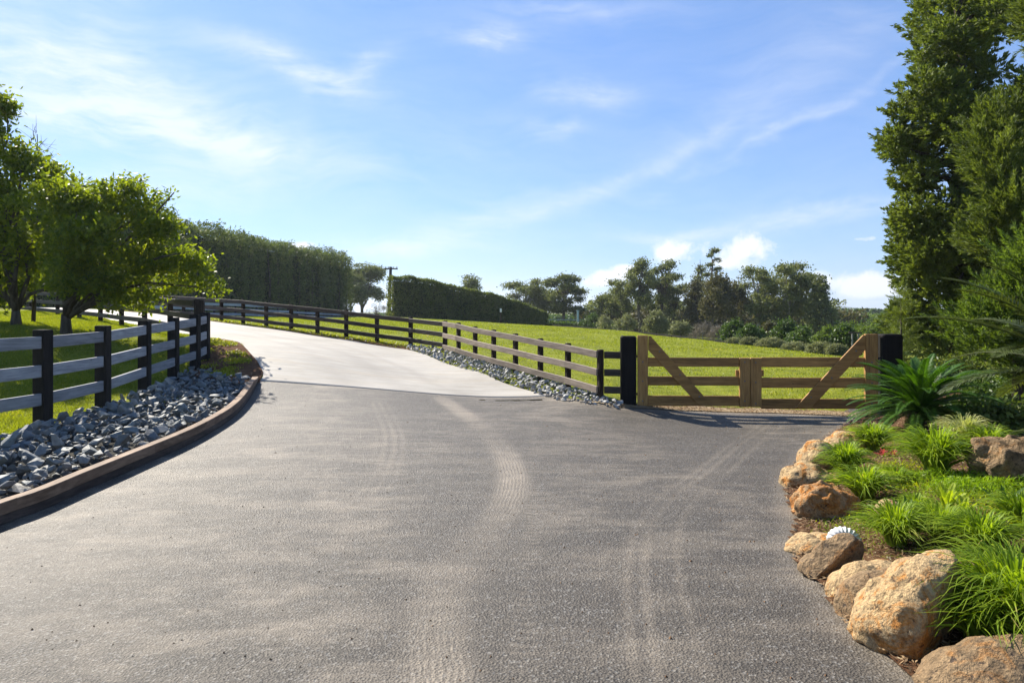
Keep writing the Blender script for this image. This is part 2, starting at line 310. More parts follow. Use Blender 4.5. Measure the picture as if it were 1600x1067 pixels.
def leafmat(name, ca, cb, cc=None, tr=.45, rough=.5, spec=.35, tcol=(1.5, 1.45, .55), ccp=.93, scale=1.2):
    m = bpy.data.materials.new(name); m.use_nodes = True; q = NT(m.node_tree); q.n.clear()
    o = q.new('ShaderNodeOutputMaterial'); gi = q.new('ShaderNodeNewGeometry'); rnd = gi.outputs['Random Per Island']
    cl = q.noise(gi.outputs['Position'], scale, 3, .6)
    f = q.m('ADD', q.m('MULTIPLY', rnd, .55), q.m('MULTIPLY', q.m('SUBTRACT', q.m('MULTIPLY', cl, 2.2), .6, clamp=True), .45))
    st = [(0.05, ca), (.85, cb)]
    if cc: st += [(ccp, cc)]
    col = q.ramp(f, st)
    b = q.new('ShaderNodeBsdfPrincipled', i_Roughness=rough); b.inputs['Specular IOR Level'].default_value = spec; q.l.new(col, b.inputs['Base Color'])
    tl = q.new('ShaderNodeBsdfTranslucent'); q.l.new(q.mix(1.0, col, tcol, 'MULTIPLY'), tl.inputs[0])
    ms = q.new('ShaderNodeMixShader', i_0=tr); q.l.new(b.outputs[0], ms.inputs[1]); q.l.new(tl.outputs[0], ms.inputs[2]); q.l.new(ms.outputs[0], o.inputs[0])
    return m
L_citrus = leafmat('citrus_leaf', (.040, .074, .010), (.185, .225, .018), (.46, .38, .03), .55, .5, .3, (1.9, 1.85, .45), .975, 1.0)
L_conif = leafmat('conifer_foliage', (.040, .066, .016), (.165, .205, .042), None, .35, .6, .25, (1.6, 1.6, .6), .93, .8)
L_conif2 = leafmat('feathery_foliage', (.045, .082, .020), (.14, .20, .036), None, .45, .6, .25, (1.6, 1.6, .5), .93, .9)
L_hedge = leafmat('hedge_foliage', (.038, .062, .022), (.18, .21, .065), (.16, .13, .05), .3, .6, .2, (1.3, 1.4, .7), .95, .5)
L_hedge2 = leafmat('clipped_hedge_foliage', (.042, .070, .020), (.17, .20, .045), (.19, .15, .06), .32, .6, .2, (1.4, 1.4, .6), .93, .5)
L_pine = leafmat('pine_foliage', (.052, .072, .030), (.20, .22, .085), None, .3, .6, .2, (1.4, 1.4, .7), .95, .15)
L_pineb = leafmat('brown_green_foliage', (.045, .052, .024), (.120, .115, .050), (.20, .14, .07), .3, .6, .2, (1.4, 1.3, .7), .9, .15)
L_olive = leafmat('olive_foliage', (.095, .115, .055), (.24, .25, .13), None, .35, .6, .2, (1.3, 1.3, .8), .95, .3)
L_dark = leafmat('dark_shrub_foliage', (.030, .060, .016), (.085, .14, .032), None, .35, .5, .3, (1.5, 1.5, .5), .95, .4)
L_mid = leafmat('mid_green_foliage', (.050, .085, .020), (.130, .185, .042), (.25, .22, .06), .4, .6, .2, (1.4, 1.4, .5), .94, .1)
L_cycad = leafmat('cycad_leaf', (.022, .065, .008), (.070, .155, .016), None, .30, .48, .3, (1.8, 1.8, .5), .95, 3)
L_palm = leafmat('palm_leaf', (.040, .060, .016), (.095, .120, .028), None, .35, .5, .3, (1.5, 1.5, .6), .95, 3)
L_loman = leafmat('tussock_blade', (.085, .165, .012), (.27, .36, .028), (.46, .38, .15), .45, .5, .2, (1.5, 1.5, .4), .93, 3)
L_pale = leafmat('pale_tussock_blade', (.20, .24, .07), (.45, .46, .20), None, .45, .5, .4, (1.3, 1.3, .6), .95, 3)
L_lime = leafmat('lime_ground_cover', (.13, .24, .015), (.30, .42, .025), None, .45, .5, .3, (1.4, 1.4, .4), .95, 3)
L_fern = leafmat('yellow_fern', (.22, .32, .02), (.45, .52, .04), None, .45, .5, .3, (1.3, 1.3, .4), .95, 3)
L_bare = leafmat('bare_twigs', (.13, .11, .08), (.28, .245, .19), None, .1, .8, .1, (1, 1, 1), .95, .3)
L_grass = leafmat('grass_blade', (.11, .15, .014), (.24, .27, .030), (.42, .33, .15), .5, .5, .3, (1.5, 1.45, .38), .90, .6)
L_weed = leafmat('weed_leaf', (.16, .19, .012), (.34, .35, .02), None, .5, .5, .3, (1.4, 1.4, .4), .97, 2)
L_red = leafmat('red_bract', (.25, .01, .03), (.55, .05, .10), None, .3, .4, .4, (1.2, 1, 1), .95, 3)
def bark(name, a, b_, sc=6):
    m, q, b = M(name, .9, .15); p = geo_pos(q); g = q.noise(q.mapping(p, (sc, sc, sc*.25)), 1, 6, .7); q.l.new(q.ramp(g, [(.35, a), (.65, b_)]), b.inputs['Base Color']); bump(q, b, g, .8, .03); return m
B_citrus = bark('citrus_bark', (.045, .036, .026), (.12, .10, .075)); B_pine = bark('pine_bark', (.06, .048, .038), (.14, .115, .09), 3); B_pale = bark('pale_bark', (.16, .155, .135), (.34, .33, .30), 2)
B_dark = bark('dark_bark', (.03, .024, .018), (.08, .065, .05), 4)
# asphalt
m_asph, q, b = M('asphalt', .55, .34); p = geo_pos(q)
fine = q.noise(p, 78, 5, .85); ag = q.new('ShaderNodeTexVoronoi', i_Scale=62.0); q.l.new(p, ag.inputs['Vector'])
mid = q.noise(p, 9, 5, .65); big = q.noise(p, .55, 5, .6, 1.0); streak = q.noise(q.mapping(p, (.35, 2.4, 1), (0, 0, R(-12))), 1.3, 6, .7, .2)
sp = q.noise(p, 42, 4, .8)
col = q.ramp(fine, [(.25, (.007, .0056, .0042)), (.44, (.029, .0235, .0175)), (.56, (.072, .060, .045)), (.70, (.34, .29, .22))])
stones = q.m('GREATER_THAN', q.m('MULTIPLY', ag.outputs['Color'], 1.0), .80)
col = q.mix(q.m('MULTIPLY', stones, .5), col, (.22, .21, .19))
at0 = q.new('ShaderNodeAttribute', attribute_name='dust').outputs['Fac']
def attr(n_): return q.new('ShaderNodeAttribute', attribute_name=n_).outputs['Fac']
def band(u, wd, pw=4): return q.m('EXPONENT', q.m('MULTIPLY', q.m('POWER', q.m('ABSOLUTE', q.m('DIVIDE', u, wd)), pw), -1.0))
u1, t1, u3, t3 = attr('u_a'), attr('t_a'), attr('u_b'), attr('t_b')
wob = q.m('ADD', q.m('MULTIPLY', q.noise(p, 3.5, 3, .6), .07), q.m('MULTIPLY', q.noise(p, 30, 3, .7), .022))
l1 = q.m('ADD', .42, q.m('MULTIPLY', q.m('GREATER_THAN', q.m('SINE', q.m('MULTIPLY', q.m('ADD', u1, wob), 2*math.pi/.042)), -.1), .58))
amp1 = q.m('ADD', .45, q.m('MULTIPLY', q.m('SINE', q.m('ADD', q.m('MULTIPLY', t1, 1.1), .4)), .35))
k1 = q.m('MULTIPLY', q.m('MULTIPLY', band(u1, .19), l1), q.m('MULTIPLY', amp1, q.m('ADD', .25, q.m('MULTIPLY', q.noise(p, 5, 4, .65), 1.3))))
l3 = q.m('GREATER_THAN', q.m('SINE', q.m('ADD', q.m('MULTIPLY', t3, 2*math.pi/.10), q.m('MULTIPLY', q.m('ABSOLUTE', u3), 20))), .15)
k3 = q.m('MULTIPLY', q.m('MULTIPLY', band(u3, .10), l3), q.m('MULTIPLY', q.m('SUBTRACT', q.noise(p, 2.2, 4, .6), .38, clamp=True), 1.5))
at = q.m('ADD', at0, q.m('ADD', q.m('MULTIPLY', k1, .85), q.m('MULTIPLY', k3, .6)))
pA = q.noise(q.mapping(p, (.8, 1.9, 1), (0, 0, R(-8))), 1.1, 7, .72, .25); pB = q.noise(p, 3.4, 6, .75, .1)
lane = q.m('ADD', .15, q.m('MULTIPLY', q.m('SUBTRACT', q.noise(q.mapping(p, (1, .25, 1), (0, 0, R(12))), .42, 2, .5), .35, clamp=True), 3.2), clamp=True)
patch = q.m('ADD', q.m('MULTIPLY', q.m('SUBTRACT', pA, .46, clamp=True), 3.2), q.m('ADD', q.m('MULTIPLY', q.m('SUBTRACT', streak, .5, clamp=True), 1.6), q.m('MULTIPLY', q.m('SUBTRACT', pB, .55, clamp=True), 2.2)))
patch = q.m('MULTIPLY', patch, lane)
dn = q.m('MULTIPLY', q.m('ADD', q.m('MULTIPLY', patch, .8), at), q.m('ADD', .25, q.m('MULTIPLY', q.m('ADD', mid, q.m('MULTIPLY', fine, .9)), .85)), clamp=True)
spk = q.m('MULTIPLY', q.m('SUBTRACT', sp, .60, clamp=True), 5.0, clamp=True)
dn = q.m('ADD', dn, q.m('MULTIPLY', q.m('MULTIPLY', spk, .75), big), clamp=True)
col = q.mix(q.m('MULTIPLY', dn, .62), col, (.36, .30, .225))
q.l.new(col, b.inputs['Base Color'])
q.l.new(q.m('ADD', .50, q.m('MULTIPLY', mid, .2)), b.inputs['Roughness'])
hh = q.m('ADD', q.m('MULTIPLY', fine, .5), q.m('ADD', q.m('MULTIPLY', ag.outputs['Distance'], .9), q.m('MULTIPLY', sp, .8))); bump(q, b, hh, .85, .011)
# concrete
m_conc, q, b = M('concrete', .75, .35); p = geo_pos(q)
n1 = q.noise(p, .5, 5, .6); n2 = q.noise(q.mapping(p, (.7, 6, 1), (0, 0, R(6))), 1.2, 6, .7, .4); n3 = q.noise(p, 60, 3, .6); br = q.noise(q.mapping(p, (2, 90, 1), (0, 0, R(6))), 1, 3, .6)
g = q.m('ADD', q.m('MULTIPLY', n1, .4), q.m('ADD', q.m('MULTIPLY', n2, .45), q.m('MULTIPLY', n3, .15)))
q.l.new(q.ramp(g, [(.32, (.20, .18, .15)), (.45, (.29, .27, .235)), (.55, (.36, .335, .295)), (.68, (.42, .395, .35))]), b.inputs['Base Color'])
bump(q, b, q.m('ADD', q.m('MULTIPLY', n3, .4), br), .35, .004)
st1 = q.noise(q.mapping(p, (.5, 3, 1), (0, 0, R(24))), .7, 6, .7, 1.0); cb = b.inputs['Base Color'].links[0].from_socket
q.l.new(q.mix(q.m('MULTIPLY', q.m('SUBTRACT', st1, .5, clamp=True), 3.0, clamp=True), cb, (.33, .275, .20)), b.inputs['Base Color'])
acr = q.new('ShaderNodeAttribute', attribute_name='across').outputs['Fac']; cb = b.inputs['Base Color'].links[0].from_socket; ln_ = None
for s0, w0 in ((.30, .045), (.52, .05), (.70, .03)):
    e_ = q.m('DIVIDE', q.m('SUBTRACT', q.m('ADD', acr, q.m('MULTIPLY', n1, .06)), s0+.03), w0); g_ = q.m('EXPONENT', q.m('MULTIPLY', q.m('MULTIPLY', e_, e_), -1.0)); ln_ = g_ if ln_ is None else q.m('ADD', ln_, g_)
q.l.new(q.mix(q.m('MULTIPLY', q.m('MULTIPLY', ln_, .45), n2, clamp=True), cb, (.20, .18, .155)), b.inputs['Base Color'])
# ground under grass
def ground(name, stops, sc=1.0, bs=.7, bd=.03, extra=None):
    m, q, b = M(name, .95, .08); p = geo_pos(q); a = q.noise(p, .30*sc, 5, .65, .8); b2 = q.noise(p, 2.2*sc, 5, .65); c = q.noise(p, 28*sc, 4, .7)
    g = q.m('ADD', q.m('MULTIPLY', a, .25), q.m('ADD', q.m('MULTIPLY', b2, .4), q.m('MULTIPLY', c, .35)))
    col = q.ramp(g, stops)
    if extra: col = extra(q, p, col)
    q.l.new(col, b.inputs['Base Color']); bump(q, b, q.m('ADD', c, q.m('MULTIPLY', b2, .6)), bs, bd); return m
m_lawn = ground('grass_ground', [(.36, (.085, .075, .020)), (.44, (.13, .150, .016)), (.51, (.19, .215, .020)), (.57, (.25, .26, .030)), (.65, (.30, .26, .08))], 1, .9, .05)
m_mulch = ground('mulch', [(.33, (.035, .017, .009)), (.45, (.095, .045, .022)), (.56, (.17, .085, .042)), (.68, (.28, .17, .095))], 2.0, 1.0, .03)
m_soil = ground('garden_soil', [(.33, (.022, .012, .007)), (.46, (.075, .038, .020)), (.56, (.16, .085, .045)), (.66, (.30, .21, .13))], 2.0, 1.0, .03)
m_dirt = ground('pale_dirt', [(.33, (.17, .13, .075)), (.5, (.30, .235, .15)), (.62, (.36, .29, .19)), (.7, (.13, .15, .03))], 1.6, .8, .015)
m_far = ground('far_ground', [(.34, (.03, .05, .015)), (.5, (.06, .09, .02)), (.65, (.12, .15, .04))], .15, .6, .3)
# rubble and boulders
m_stone, q, b = M('grey_rubble', .65, .45); p = geo_pos(q); oi = q.new('ShaderNodeObjectInfo').outputs['Random']; ri = q.new('ShaderNodeNewGeometry').outputs['Random Per Island']
g = q.noise(p, 9, 6, .7, .5); rr = q.m('FRACT', q.m('ADD', oi, ri))
c0 = q.ramp(rr, [(0, (.08, .095, .105)), (.3, (.13, .145, .14)), (.55, (.18, .18, .165)), (.75, (.09, .108, .122)), (1, (.28, .255, .21))])
q.l.new(q.mix(1.0, c0, q.ramp(g, [(.3, .55), (.5, 1.0), (.7, 1.45)]), 'MULTIPLY'), b.inputs['Base Color']); bump(q, b, q.m('ADD', g, q.m('MULTIPLY', q.noise(p, 45, 4, .7), .3)), .7, .02)
m_stone2 = m_stone.copy(); m_stone2.name = 'pale_rubble'; q2 = NT(m_stone2.node_tree)
for nd in m_stone2.node_tree.nodes:
    if nd.type == 'VALTORGB' and abs(nd.color_ramp.elements[0].color[0]-.08) < 1e-3:
        for e, c in zip(nd.color_ramp.elements, ((.19, .19, .18), (.27, .265, .245), (.34, .33, .30), (.22, .22, .21), (.40, .385, .35))): e.color = (*c, 1)
def boulder_mat(name, base, warm, dark, orange=.5):
    m, q, b = M(name, .8, .25); p = obj_co(q); oi = q.new('ShaderNodeObjectInfo').outputs['Random']
    off = q.new('ShaderNodeVectorMath', operation='MULTIPLY_ADD'); q.l.new(oi, off.inputs[0]); off.inputs[1].default_value = (17, 31, 13); q.l.new(p, off.inputs[2]); v = off.outputs[0]
    a = q.noise(v, 4.2, 7, .68, 1.4); c = q.noise(v, 11, 6, .7, .5); f = q.noise(v, 60, 4, .7); pit = q.noise(v, 24, 4, .6)
    col = q.ramp(c, [(.3, tuple(k*.6 for k in base)), (.5, base), (.66, tuple(min(1, k*1.25) for k in base))])
    col = q.mix(q.m('MULTIPLY', q.m('SUBTRACT', a, .60-.22*orange, clamp=True), 9, clamp=True), col, q.ramp(c, [(.35, tuple(k*.5 for k in warm)), (.6, warm)]))
    col = q.mix(q.m('MULTIPLY', q.m('SUBTRACT', .43, pit, clamp=True), 8, clamp=True), col, dark)
    q.l.new(q.mix(.6, col, q.ramp(f, [(.3, .25), (.7, 1.0)]), 'OVERLAY'), b.inputs['Base Color'])
    bump(q, b, q.m('ADD', q.m('MULTIPLY', c, 1.0), q.m('ADD', q.m('MULTIPLY', f, .25), q.m('MULTIPLY', pit, .6))), 1.0, .05); return m
M_bA = boulder_mat('sandstone_boulder', (.38, .265, .135), (.45, .19, .04), (.06, .035, .02), .45)
M_bB = boulder_mat('orange_boulder', (.34, .21, .10), (.42, .17, .035), (.05, .025, .012), .75)
M_bC = boulder_mat('grey_tan_boulder', (.20, .135, .072), (.30, .15, .05), (.05, .035, .025), .3)
m_shell, q, b = M('white_shell', .45, .5); b.inputs['Base Color'].default_value = (.60, .60, .58, 1)
m_metal, q, b = M('galvanised', .5, .5); b.inputs['Base Color'].default_value = (.55, .57, .58, 1); b.inputs['Metallic'].default_value = .3
m_white, q, b = M('white_cover', .5, .5); b.inputs['Base Color'].default_value = (.75, .77, .78, 1)
m_pole = bark('pole_timber', (.05, .042, .036), (.10, .085, .07), 3)
m_teal, q, b = M('pale_teal_paint', .6, .4); b.inputs['Base Color'].default_value = (.30, .42, .42, 1)
m_water, q, b = M('hill_far', .95, .05); b.inputs['Base Color'].default_value = (.05, .075, .04, 1)
# ------------------------------------------------------------ foliage generators
def unit(n):
    v = RNG.normal(size=(n, 3)); return v/np.linalg.norm(v, axis=1)[:, None]
def leaves(C, L, Wd, axis=None, nrm=None, jit=.6, fold=0.0):
    """rhombus leaves: centres C (n,3), length L, width Wd (scalars or arrays)"""
    n = len(C); L = np.broadcast_to(np.asarray(L, float), (n,))*RNG.uniform(.7, 1.3, n); Wd = np.broadcast_to(np.asarray(Wd, float), (n,))*RNG.uniform(.8, 1.2, n)
    a = unit(n) if axis is None else axis+unit(n)*jit; a = a/np.linalg.norm(a, axis=1)[:, None]
    r = unit(n) if nrm is None else nrm+unit(n)*.6
    s = np.cross(a, r); s /= (np.linalg.norm(s, axis=1)[:, None]+1e-9)
    V = np.stack([C-a*L[:, None]*.5, C+s*Wd[:, None]*.5-a*L[:, None]*.05, C+a*L[:, None]*.5, C-s*Wd[:, None]*.5-a*L[:, None]*.05], 1).reshape(-1, 3)
    return V, np.arange(n*4).reshape(n, 4)
def blobs_pts(blobs, ncl, nl, sig, shell=.45, flat=.8):
    """leaf points grouped in clumps inside ellipsoids. blobs: (cx,cy,cz,rx,ry,rz)"""
    bl = np.array(blobs, float); vol = (bl[:, 3]*bl[:, 4]*bl[:, 5])**(2/3); idx = RNG.choice(len(bl), ncl, p=vol/vol.sum())
    u = unit(ncl); rr = RNG.uniform(0, 1, ncl)**shell; c = bl[idx, :3]+u*rr[:, None]*bl[idx, 3:]
    sg = sig*RNG.uniform(.6, 1.4, ncl)
    p = np.repeat(c, nl, 0)+RNG.normal(size=(ncl*nl, 3))*np.repeat(sg, nl)[:, None]*np.array([1, 1, flat])
    return p, np.repeat(u, nl, 0)
def sub(bl, k=4, f=.52, sp=.72):
    o = []
    for b_ in bl:
        b_ = np.array(b_, float)
        for u in unit(k): g = f*RNG.uniform(.75, 1.25); o.append(tuple(np.concatenate([b_[:3]+u*b_[3:]*sp, b_[3:]*g])))
    return o
def limb_path(a, b, n=6, sag=.1, wob=.06):
    a, b = np.array(a, float), np.array(b, float); L = np.linalg.norm(b-a); out_ = []
    for i in range(n):
        s = i/(n-1); p = a*(1-s)+b*s+np.array([0, 0, sag*L*math.sin(math.pi*s)])
        if 0 < i < n-1: p = p+RNG.normal(size=3)*wob*L*.5
        out_.append(p)
    return out_
def tree(name, label, cat, base, trunk_h, r0, blobs, ncl, nl, sig, leaf, lmat, bmat, group=None, limbs=True, shell=.45, top=None, lean=(0, 0), fork=None, outward=0, flat=.8, seg=8, lumps=0):
    base = np.array(base, float); t_ = thing(name, tuple(base), label, cat, group)
    B = MB(base); bl = [tuple(base+np.array(b[:3]))+tuple(b[3:]) for b in blobs]
    th = base+np.array([lean[0], lean[1], trunk_h])
    B.tube([base-np.array([0, 0, .3]), base+np.array([lean[0]*.1, lean[1]*.1, trunk_h*.12]), base*.5+th*.5+RNG.normal(size=3)*.02*trunk_h, th], [r0*1.35, r0*1.02, r0*.85, r0*.7], seg, True, .08)
    if limbs:
        for b_ in bl:
            for _ in range(limbs if isinstance(limbs, int) and limbs > 1 else 1):
                e = np.array(b_[:3])+RNG.normal(size=3)*np.array(b_[3:])*.45
                st_ = th if fork is None else base+(th-base)*random.uniform(fork, 1)
                B.tube(limb_path(st_-np.array([0, 0, r0*.5]), e), np.linspace(r0*.5, r0*.12, 6), 6, True)
    B.out('trunk', bmat, t_, True)
    if lumps: bl = sub(bl, lumps)
    p, u = blobs_pts(bl, ncl, nl, sig, shell, flat)
    ax = None if not outward else u*outward+np.array([0, 0, .35*outward])
    V, Fc = leaves(p-base, leaf[0], leaf[1], ax, None)
    build('crown', V, Fc, lmat, t_)
    return t_
# ------------------------------------------------------------ setting: ground sheets
def inpoly(x, y, pl):
    x = np.asarray(x, float); y = np.asarray(y, float); c = np.zeros(x.shape, bool); n = len(pl)
    for i in range(n):
        x1, y1 = pl[i][:2]; x2, y2 = pl[(i+1) % n][:2]
        if y1 == y2: continue
        c ^= ((y1 > y) != (y2 > y)) & (x < (x2-x1)*(y-y1)/(y2-y1)+x1)
    return c
NE = [P(*p)[:2] for p in NEAR_EDGE]; FEE = [P(*p)[:2] for p in FAR_EDGE]
NEs, FEs = smooth(NE, 5), smooth(FEE, 5)
CONC = NEs+FEs[::-1]
GL = [hit(px, py)[:2] for px, py in ((864, 624.5), (925, 630), (968, 637), (1030, 640.5), (1100, 643), (1200, 646), (1322, 651), (1440, 658))]
ASPH = EDG+[GL[0]]+GL+GRD[::-1]
RIN = FEs[[i for i, p in enumerate(FEs)][0]:]
rin_px = [(637, 546), (660, 554), (696, 569), (750, 584), (786, 599), (825, 611), (864, 624), (900, 630), (935, 634), (966, 639)]
rout_px = [(637, 542), (675, 545), (714, 554), (744, 564), (774, 570), (810, 582), (857, 598.5), (884, 606.5), (910, 612), (934, 616), (952, 626), (972, 633)]
RIN = smooth([hit(a, b_)[:2] for a, b_ in rin_px], 4); ROUT = smooth([hit(a, b_)[:2] for a, b_ in rout_px], 4)
RPOLY = RIN+ROUT[::-1]
MPX = [(404, 601), (411, 583), (401, 564.5), (383, 545), (373, 536), (325, 528.5), (312, 534), (296, 560), (300, 590), (330, 600), (380, 604)]
MUL = [hit(a, b_)[:2] for a, b_ in MPX]
FA_L = [P(p[0], p[2], p[3])[:2] for p in FA]
BEDIN = smooth([(FA_L[0][0]+.55, 1.0)]+[(x+w_, y) for (x, y), w_ in zip(FA_L[:-1], (.45, .12, .05, 0, -.05, -.05))]+[hit(345, 590)[:2], hit(396, 601)[:2]], 5)
BED = EDG+BEDIN[::-1]
ROADS = [CONC, ASPH]
def gcoords():
    xs = np.concatenate([-np.geomspace(22, 3200, 60)[::-1], np.arange(-21.75, 16, .28), np.geomspace(16.2, 3200, 60)])
    ys = np.concatenate([-np.geomspace(4, 400, 14)[::-1], np.arange(-3.8, 32, .28), np.geomspace(32.3, 4200, 90)])
    return xs, ys
xs, ys = gcoords(); gx, gy = np.meshgrid(xs, ys, indexing='ij'); gz = H(gx, gy)
near = (np.abs(gx) < 40) & (gy < 60) & (gy > -6)
ins = np.zeros(gx.shape, bool)
for pl in ROADS: ins |= inpoly(gx, gy, pl)
ins |= polydist(gx, gy, [NEs[0], FEs[0]])[0] < .3
e1 = polydist(gx, gy, NEs)[0]; e2 = polydist(gx, gy, FEs)[0]; e3 = polydist(gx, gy, GL)[0]; e4 = polydist(gx, gy, EDG)[0]; e5 = polydist(gx, gy, GRD)[0]
edge = np.minimum.reduce([e1, e2, e3, e4, e5])
gz = np.where(ins, gz-.07, gz)-np.where(near & ~ins & (edge < .35), .012, 0)
# the left timber edging: keep the sheet low near its foot
gz = np.where((e4 < .3) & (gy < 15.5), np.minimum(gz, H0(gx, gy)-.07), gz)
bumpy = np.array([mnoise.noise(Vector((a*.5, b_*.5, 0)))*.02+mnoise.noise(Vector((a*1.7, b_*1.7, 3)))*.008 for a, b_ in zip(gx.ravel(), gy.ravel())]).reshape(gx.shape)
gz = gz+np.where(ins | (edge < .4), 0, bumpy)
far_k = sstep(55, 75, np.hypot(gx, gy))
lawn = build('lawn', np.stack([gx, gy, gz], -1).reshape(-1, 3), grid_faces(len(xs), len(ys))[:, ::-1].copy(), m_lawn, None, True)
p = lawn.data; 
if p.polygons[0].normal.z < 0: p.flip_normals()
tag(lawn, kind='structure')
m_grit = ground('dark_grit', [(.35, (.02, .02, .019)), (.5, (.06, .058, .05)), (.65, (.13, .12, .10))], 3, 1, .02)
# asphalt grid with dust attribute
ax_ = np.arange(-9.5, 12.5, .045); ay_ = np.concatenate([np.arange(-2, 2, .2), np.arange(2, 17.2, .045)])
qx, qy = np.meshgrid(ax_, ay_, indexing='ij')
ok = inpoly(qx, qy, ASPH) | (polydist(qx, qy, [NEs[0], FEs[0]])[0] < .35) | (polydist(qx, qy, EDG)[0] < .09) | (polydist(qx, qy, GRD)[0] < .3) | ((polydist(qx, qy, GL)[0] < .25))
qz = H0(qx, qy)+.002
TR1 = [hit(a, b_)[:2] for a, b_ in ((690, 622), (715, 640), (745, 662), (775, 690), (796, 722), (802, 755), (788, 795), (752, 840), (715, 885), (692, 935), (682, 1000), (690, 1067))]
TR2 = [hit(a, b_)[:2] for a, b_ in ((1210, 652), (1160, 690), (1105, 735), (1050, 775), (1012, 825), (1000, 900), (1010, 1000), (1020, 1067))]
TR3 = [hit(a, b_)[:2] for a, b_ in ((835, 670), (838, 740), (832, 830), (822, 940), (815, 1067))]
TR4 = [hit(a, b_)[:2] for a, b_ in ((590, 630), (612, 680), (600, 740), (560, 790))]
dust = np.zeros(qx.shape)
fld = {}
for nm_, tr in (('a', TR1), ('b', TR3)):
    dd, sd, tt = polydist(qx, qy, smooth(tr, 6)); fld['u_'+nm_] = dd*np.where(sd == 0, 1, sd); fld['t_'+nm_] = tt
for k, (tr, wd, amp, tread) in enumerate(((smooth(TR1, 6), .26, .12, 0), (smooth(TR2, 6), .15, .32, 3), ([(x_+.28, y_) for x_, y_ in smooth(TR2, 6)], .07, .25, 3), (smooth(TR4, 4), .22, .30, 3))):
    dd, sd, tt = polydist(qx, qy, tr); g = np.exp(-(dd/wd)**4); u = dd*sd
    if tread == 1: g = g*(.45+.55*(np.sin(u*2*np.pi/.072) > -.2))
    if tread == 2: g = g*(.15+.85*(np.sin(tt*2*np.pi/.12+u*14) > .1))
    if tread == 3: g = g*(.5+.5*np.sin(u*2*np.pi/.14))
    dust += g*amp*(.45+.55*np.clip(np.sin(tt*1.3+k)+.6, 0, 1))
# foot of the road edges: swept up fines
dust += .5*np.exp(-(polydist(qx, qy, GL)[0]/.22)**2)+.25*np.exp(-(polydist(qx, qy, GRD)[0]/.12)**2)+.35*np.exp(-(polydist(qx, qy, NEs[:1]+[FEs[0]])[0]/.12)**2)
nyy = len(ay_); Fc = grid_faces(len(ax_), nyy); okf = ok.ravel()[Fc].all(1); Fc = Fc[okf]
used, inv = np.unique(Fc, return_inverse=True); Fc = inv.reshape(Fc.shape)
Vv = np.stack([qx, qy, qz], -1).reshape(-1, 3)[used]
aso = build('asphalt_driveway', Vv, Fc[:, ::-1].copy(), m_asph, None, True, attrs={'dust': dust.ravel()[used], **{k_: v_.ravel()[used] for k_, v_ in fld.items()}})
if aso.data.polygons[0].normal.z < 0: aso.data.flip_normals()
tag(aso, kind='structure')
tag(ribbon('concrete_driveway', NEs, FEs, 220, 40, .010, m_conc, H0, .06), kind='structure')
tag(ribbon('dirt_verge', [(x-(0), y-.0) for x, y in GL[1:]], [(x+.05, y+.40+.07*math.sin(x*5)) for x, y in smooth(GL[1:], 6)], 60, 8, .016, m_dirt, H0), kind='structure')
# mulch sheets: corner patch left of the drive, bank under the far fence, rubble beds
def poly_sheet(name, pl, off, mat, hf, step=.15):
    pl = [tuple(p[:2]) for p in pl]; c = np.mean(pl, 0); ring = resample(pl+[pl[0]], 90)[:-1]; n = len(ring); K = 14; V = []; Fs = []
    for k in range(K):
        s = 1-k/K; q_ = c+(ring-c)*s; V.append(np.stack([q_[:, 0], q_[:, 1], hf(q_[:, 0], q_[:, 1])+off], 1))
    V = np.concatenate(V+[np.array([[c[0], c[1], float(hf(c[0], c[1])[0])+off]])])
    for k in range(K-1):
        for i in range(n): Fs.append((k*n+i, k*n+(i+1) % n, (k+1)*n+(i+1) % n, (k+1)*n+i))
    for i in range(n): Fs.append(((K-1)*n+i, (K-1)*n+(i+1) % n, K*n))
    o = build(name, V, Fs, mat, None, True)
    if o.data.polygons[0].normal.z < 0: o.data.flip_normals()
    return o
def HM(x, y): return H(x, y)+.03*sstep(0, .5, polydist(x, y, NEs)[0])
mo = poly_sheet('mulch_patch', MUL, .03, m_mulch, HM); tag(mo, kind='structure')
cf = [P(p[0], p[2], p[3])[:2] for p in FC][:12]
tag(ribbon('mulch_verge', [p for p in FEs if p[0] < P(640, 546, 23)[0]][:50], [(x+.05, y+.12) for x, y in smooth(cf, 4)], 80, 6, .028, m_mulch, H0), kind='structure')
tag(ribbon('rubble_bed_soil', EDG, BEDIN, 70, 14, .012, m_grit, H), kind='structure')
# garden bed mound
gxs = np.arange(1.2, 16, .09); gys = np.arange(.4, 17, .09); ggx, ggy = np.meshgrid(gxs, gys, indexing='ij'); inn = garden_h(ggx, ggy)
ggz = HG(ggx, ggy)-sstep(0.02, -.1, -inn)*0 
nz = np.array([mnoise.noise(Vector((a*2.2, b_*2.2, 0)))*.035+mnoise.noise(Vector((a*9, b_*9, 5)))*.012 for a, b_ in zip(ggx.ravel(), ggy.ravel())]).reshape(ggx.shape)
ggz = ggz+nz*sstep(0, .3, inn)
Fc = grid_faces(len(gxs), len(gys)); okf = (inn.ravel()[Fc] > -0.02).all(1) & (ggy.ravel()[Fc] < 16.5).all(1); Fc = Fc[okf]
used, inv = np.unique(Fc, return_inverse=True)
go = build('garden_soil', np.stack([ggx, ggy, ggz], -1).reshape(-1, 3)[used], inv.reshape(Fc.shape), m_soil, None, True)
if go.data.polygons[0].normal.z < 0: go.data.flip_normals()
tag(go, kind='structure')
def hg1(x, y): return float(HG(x, y)[0])
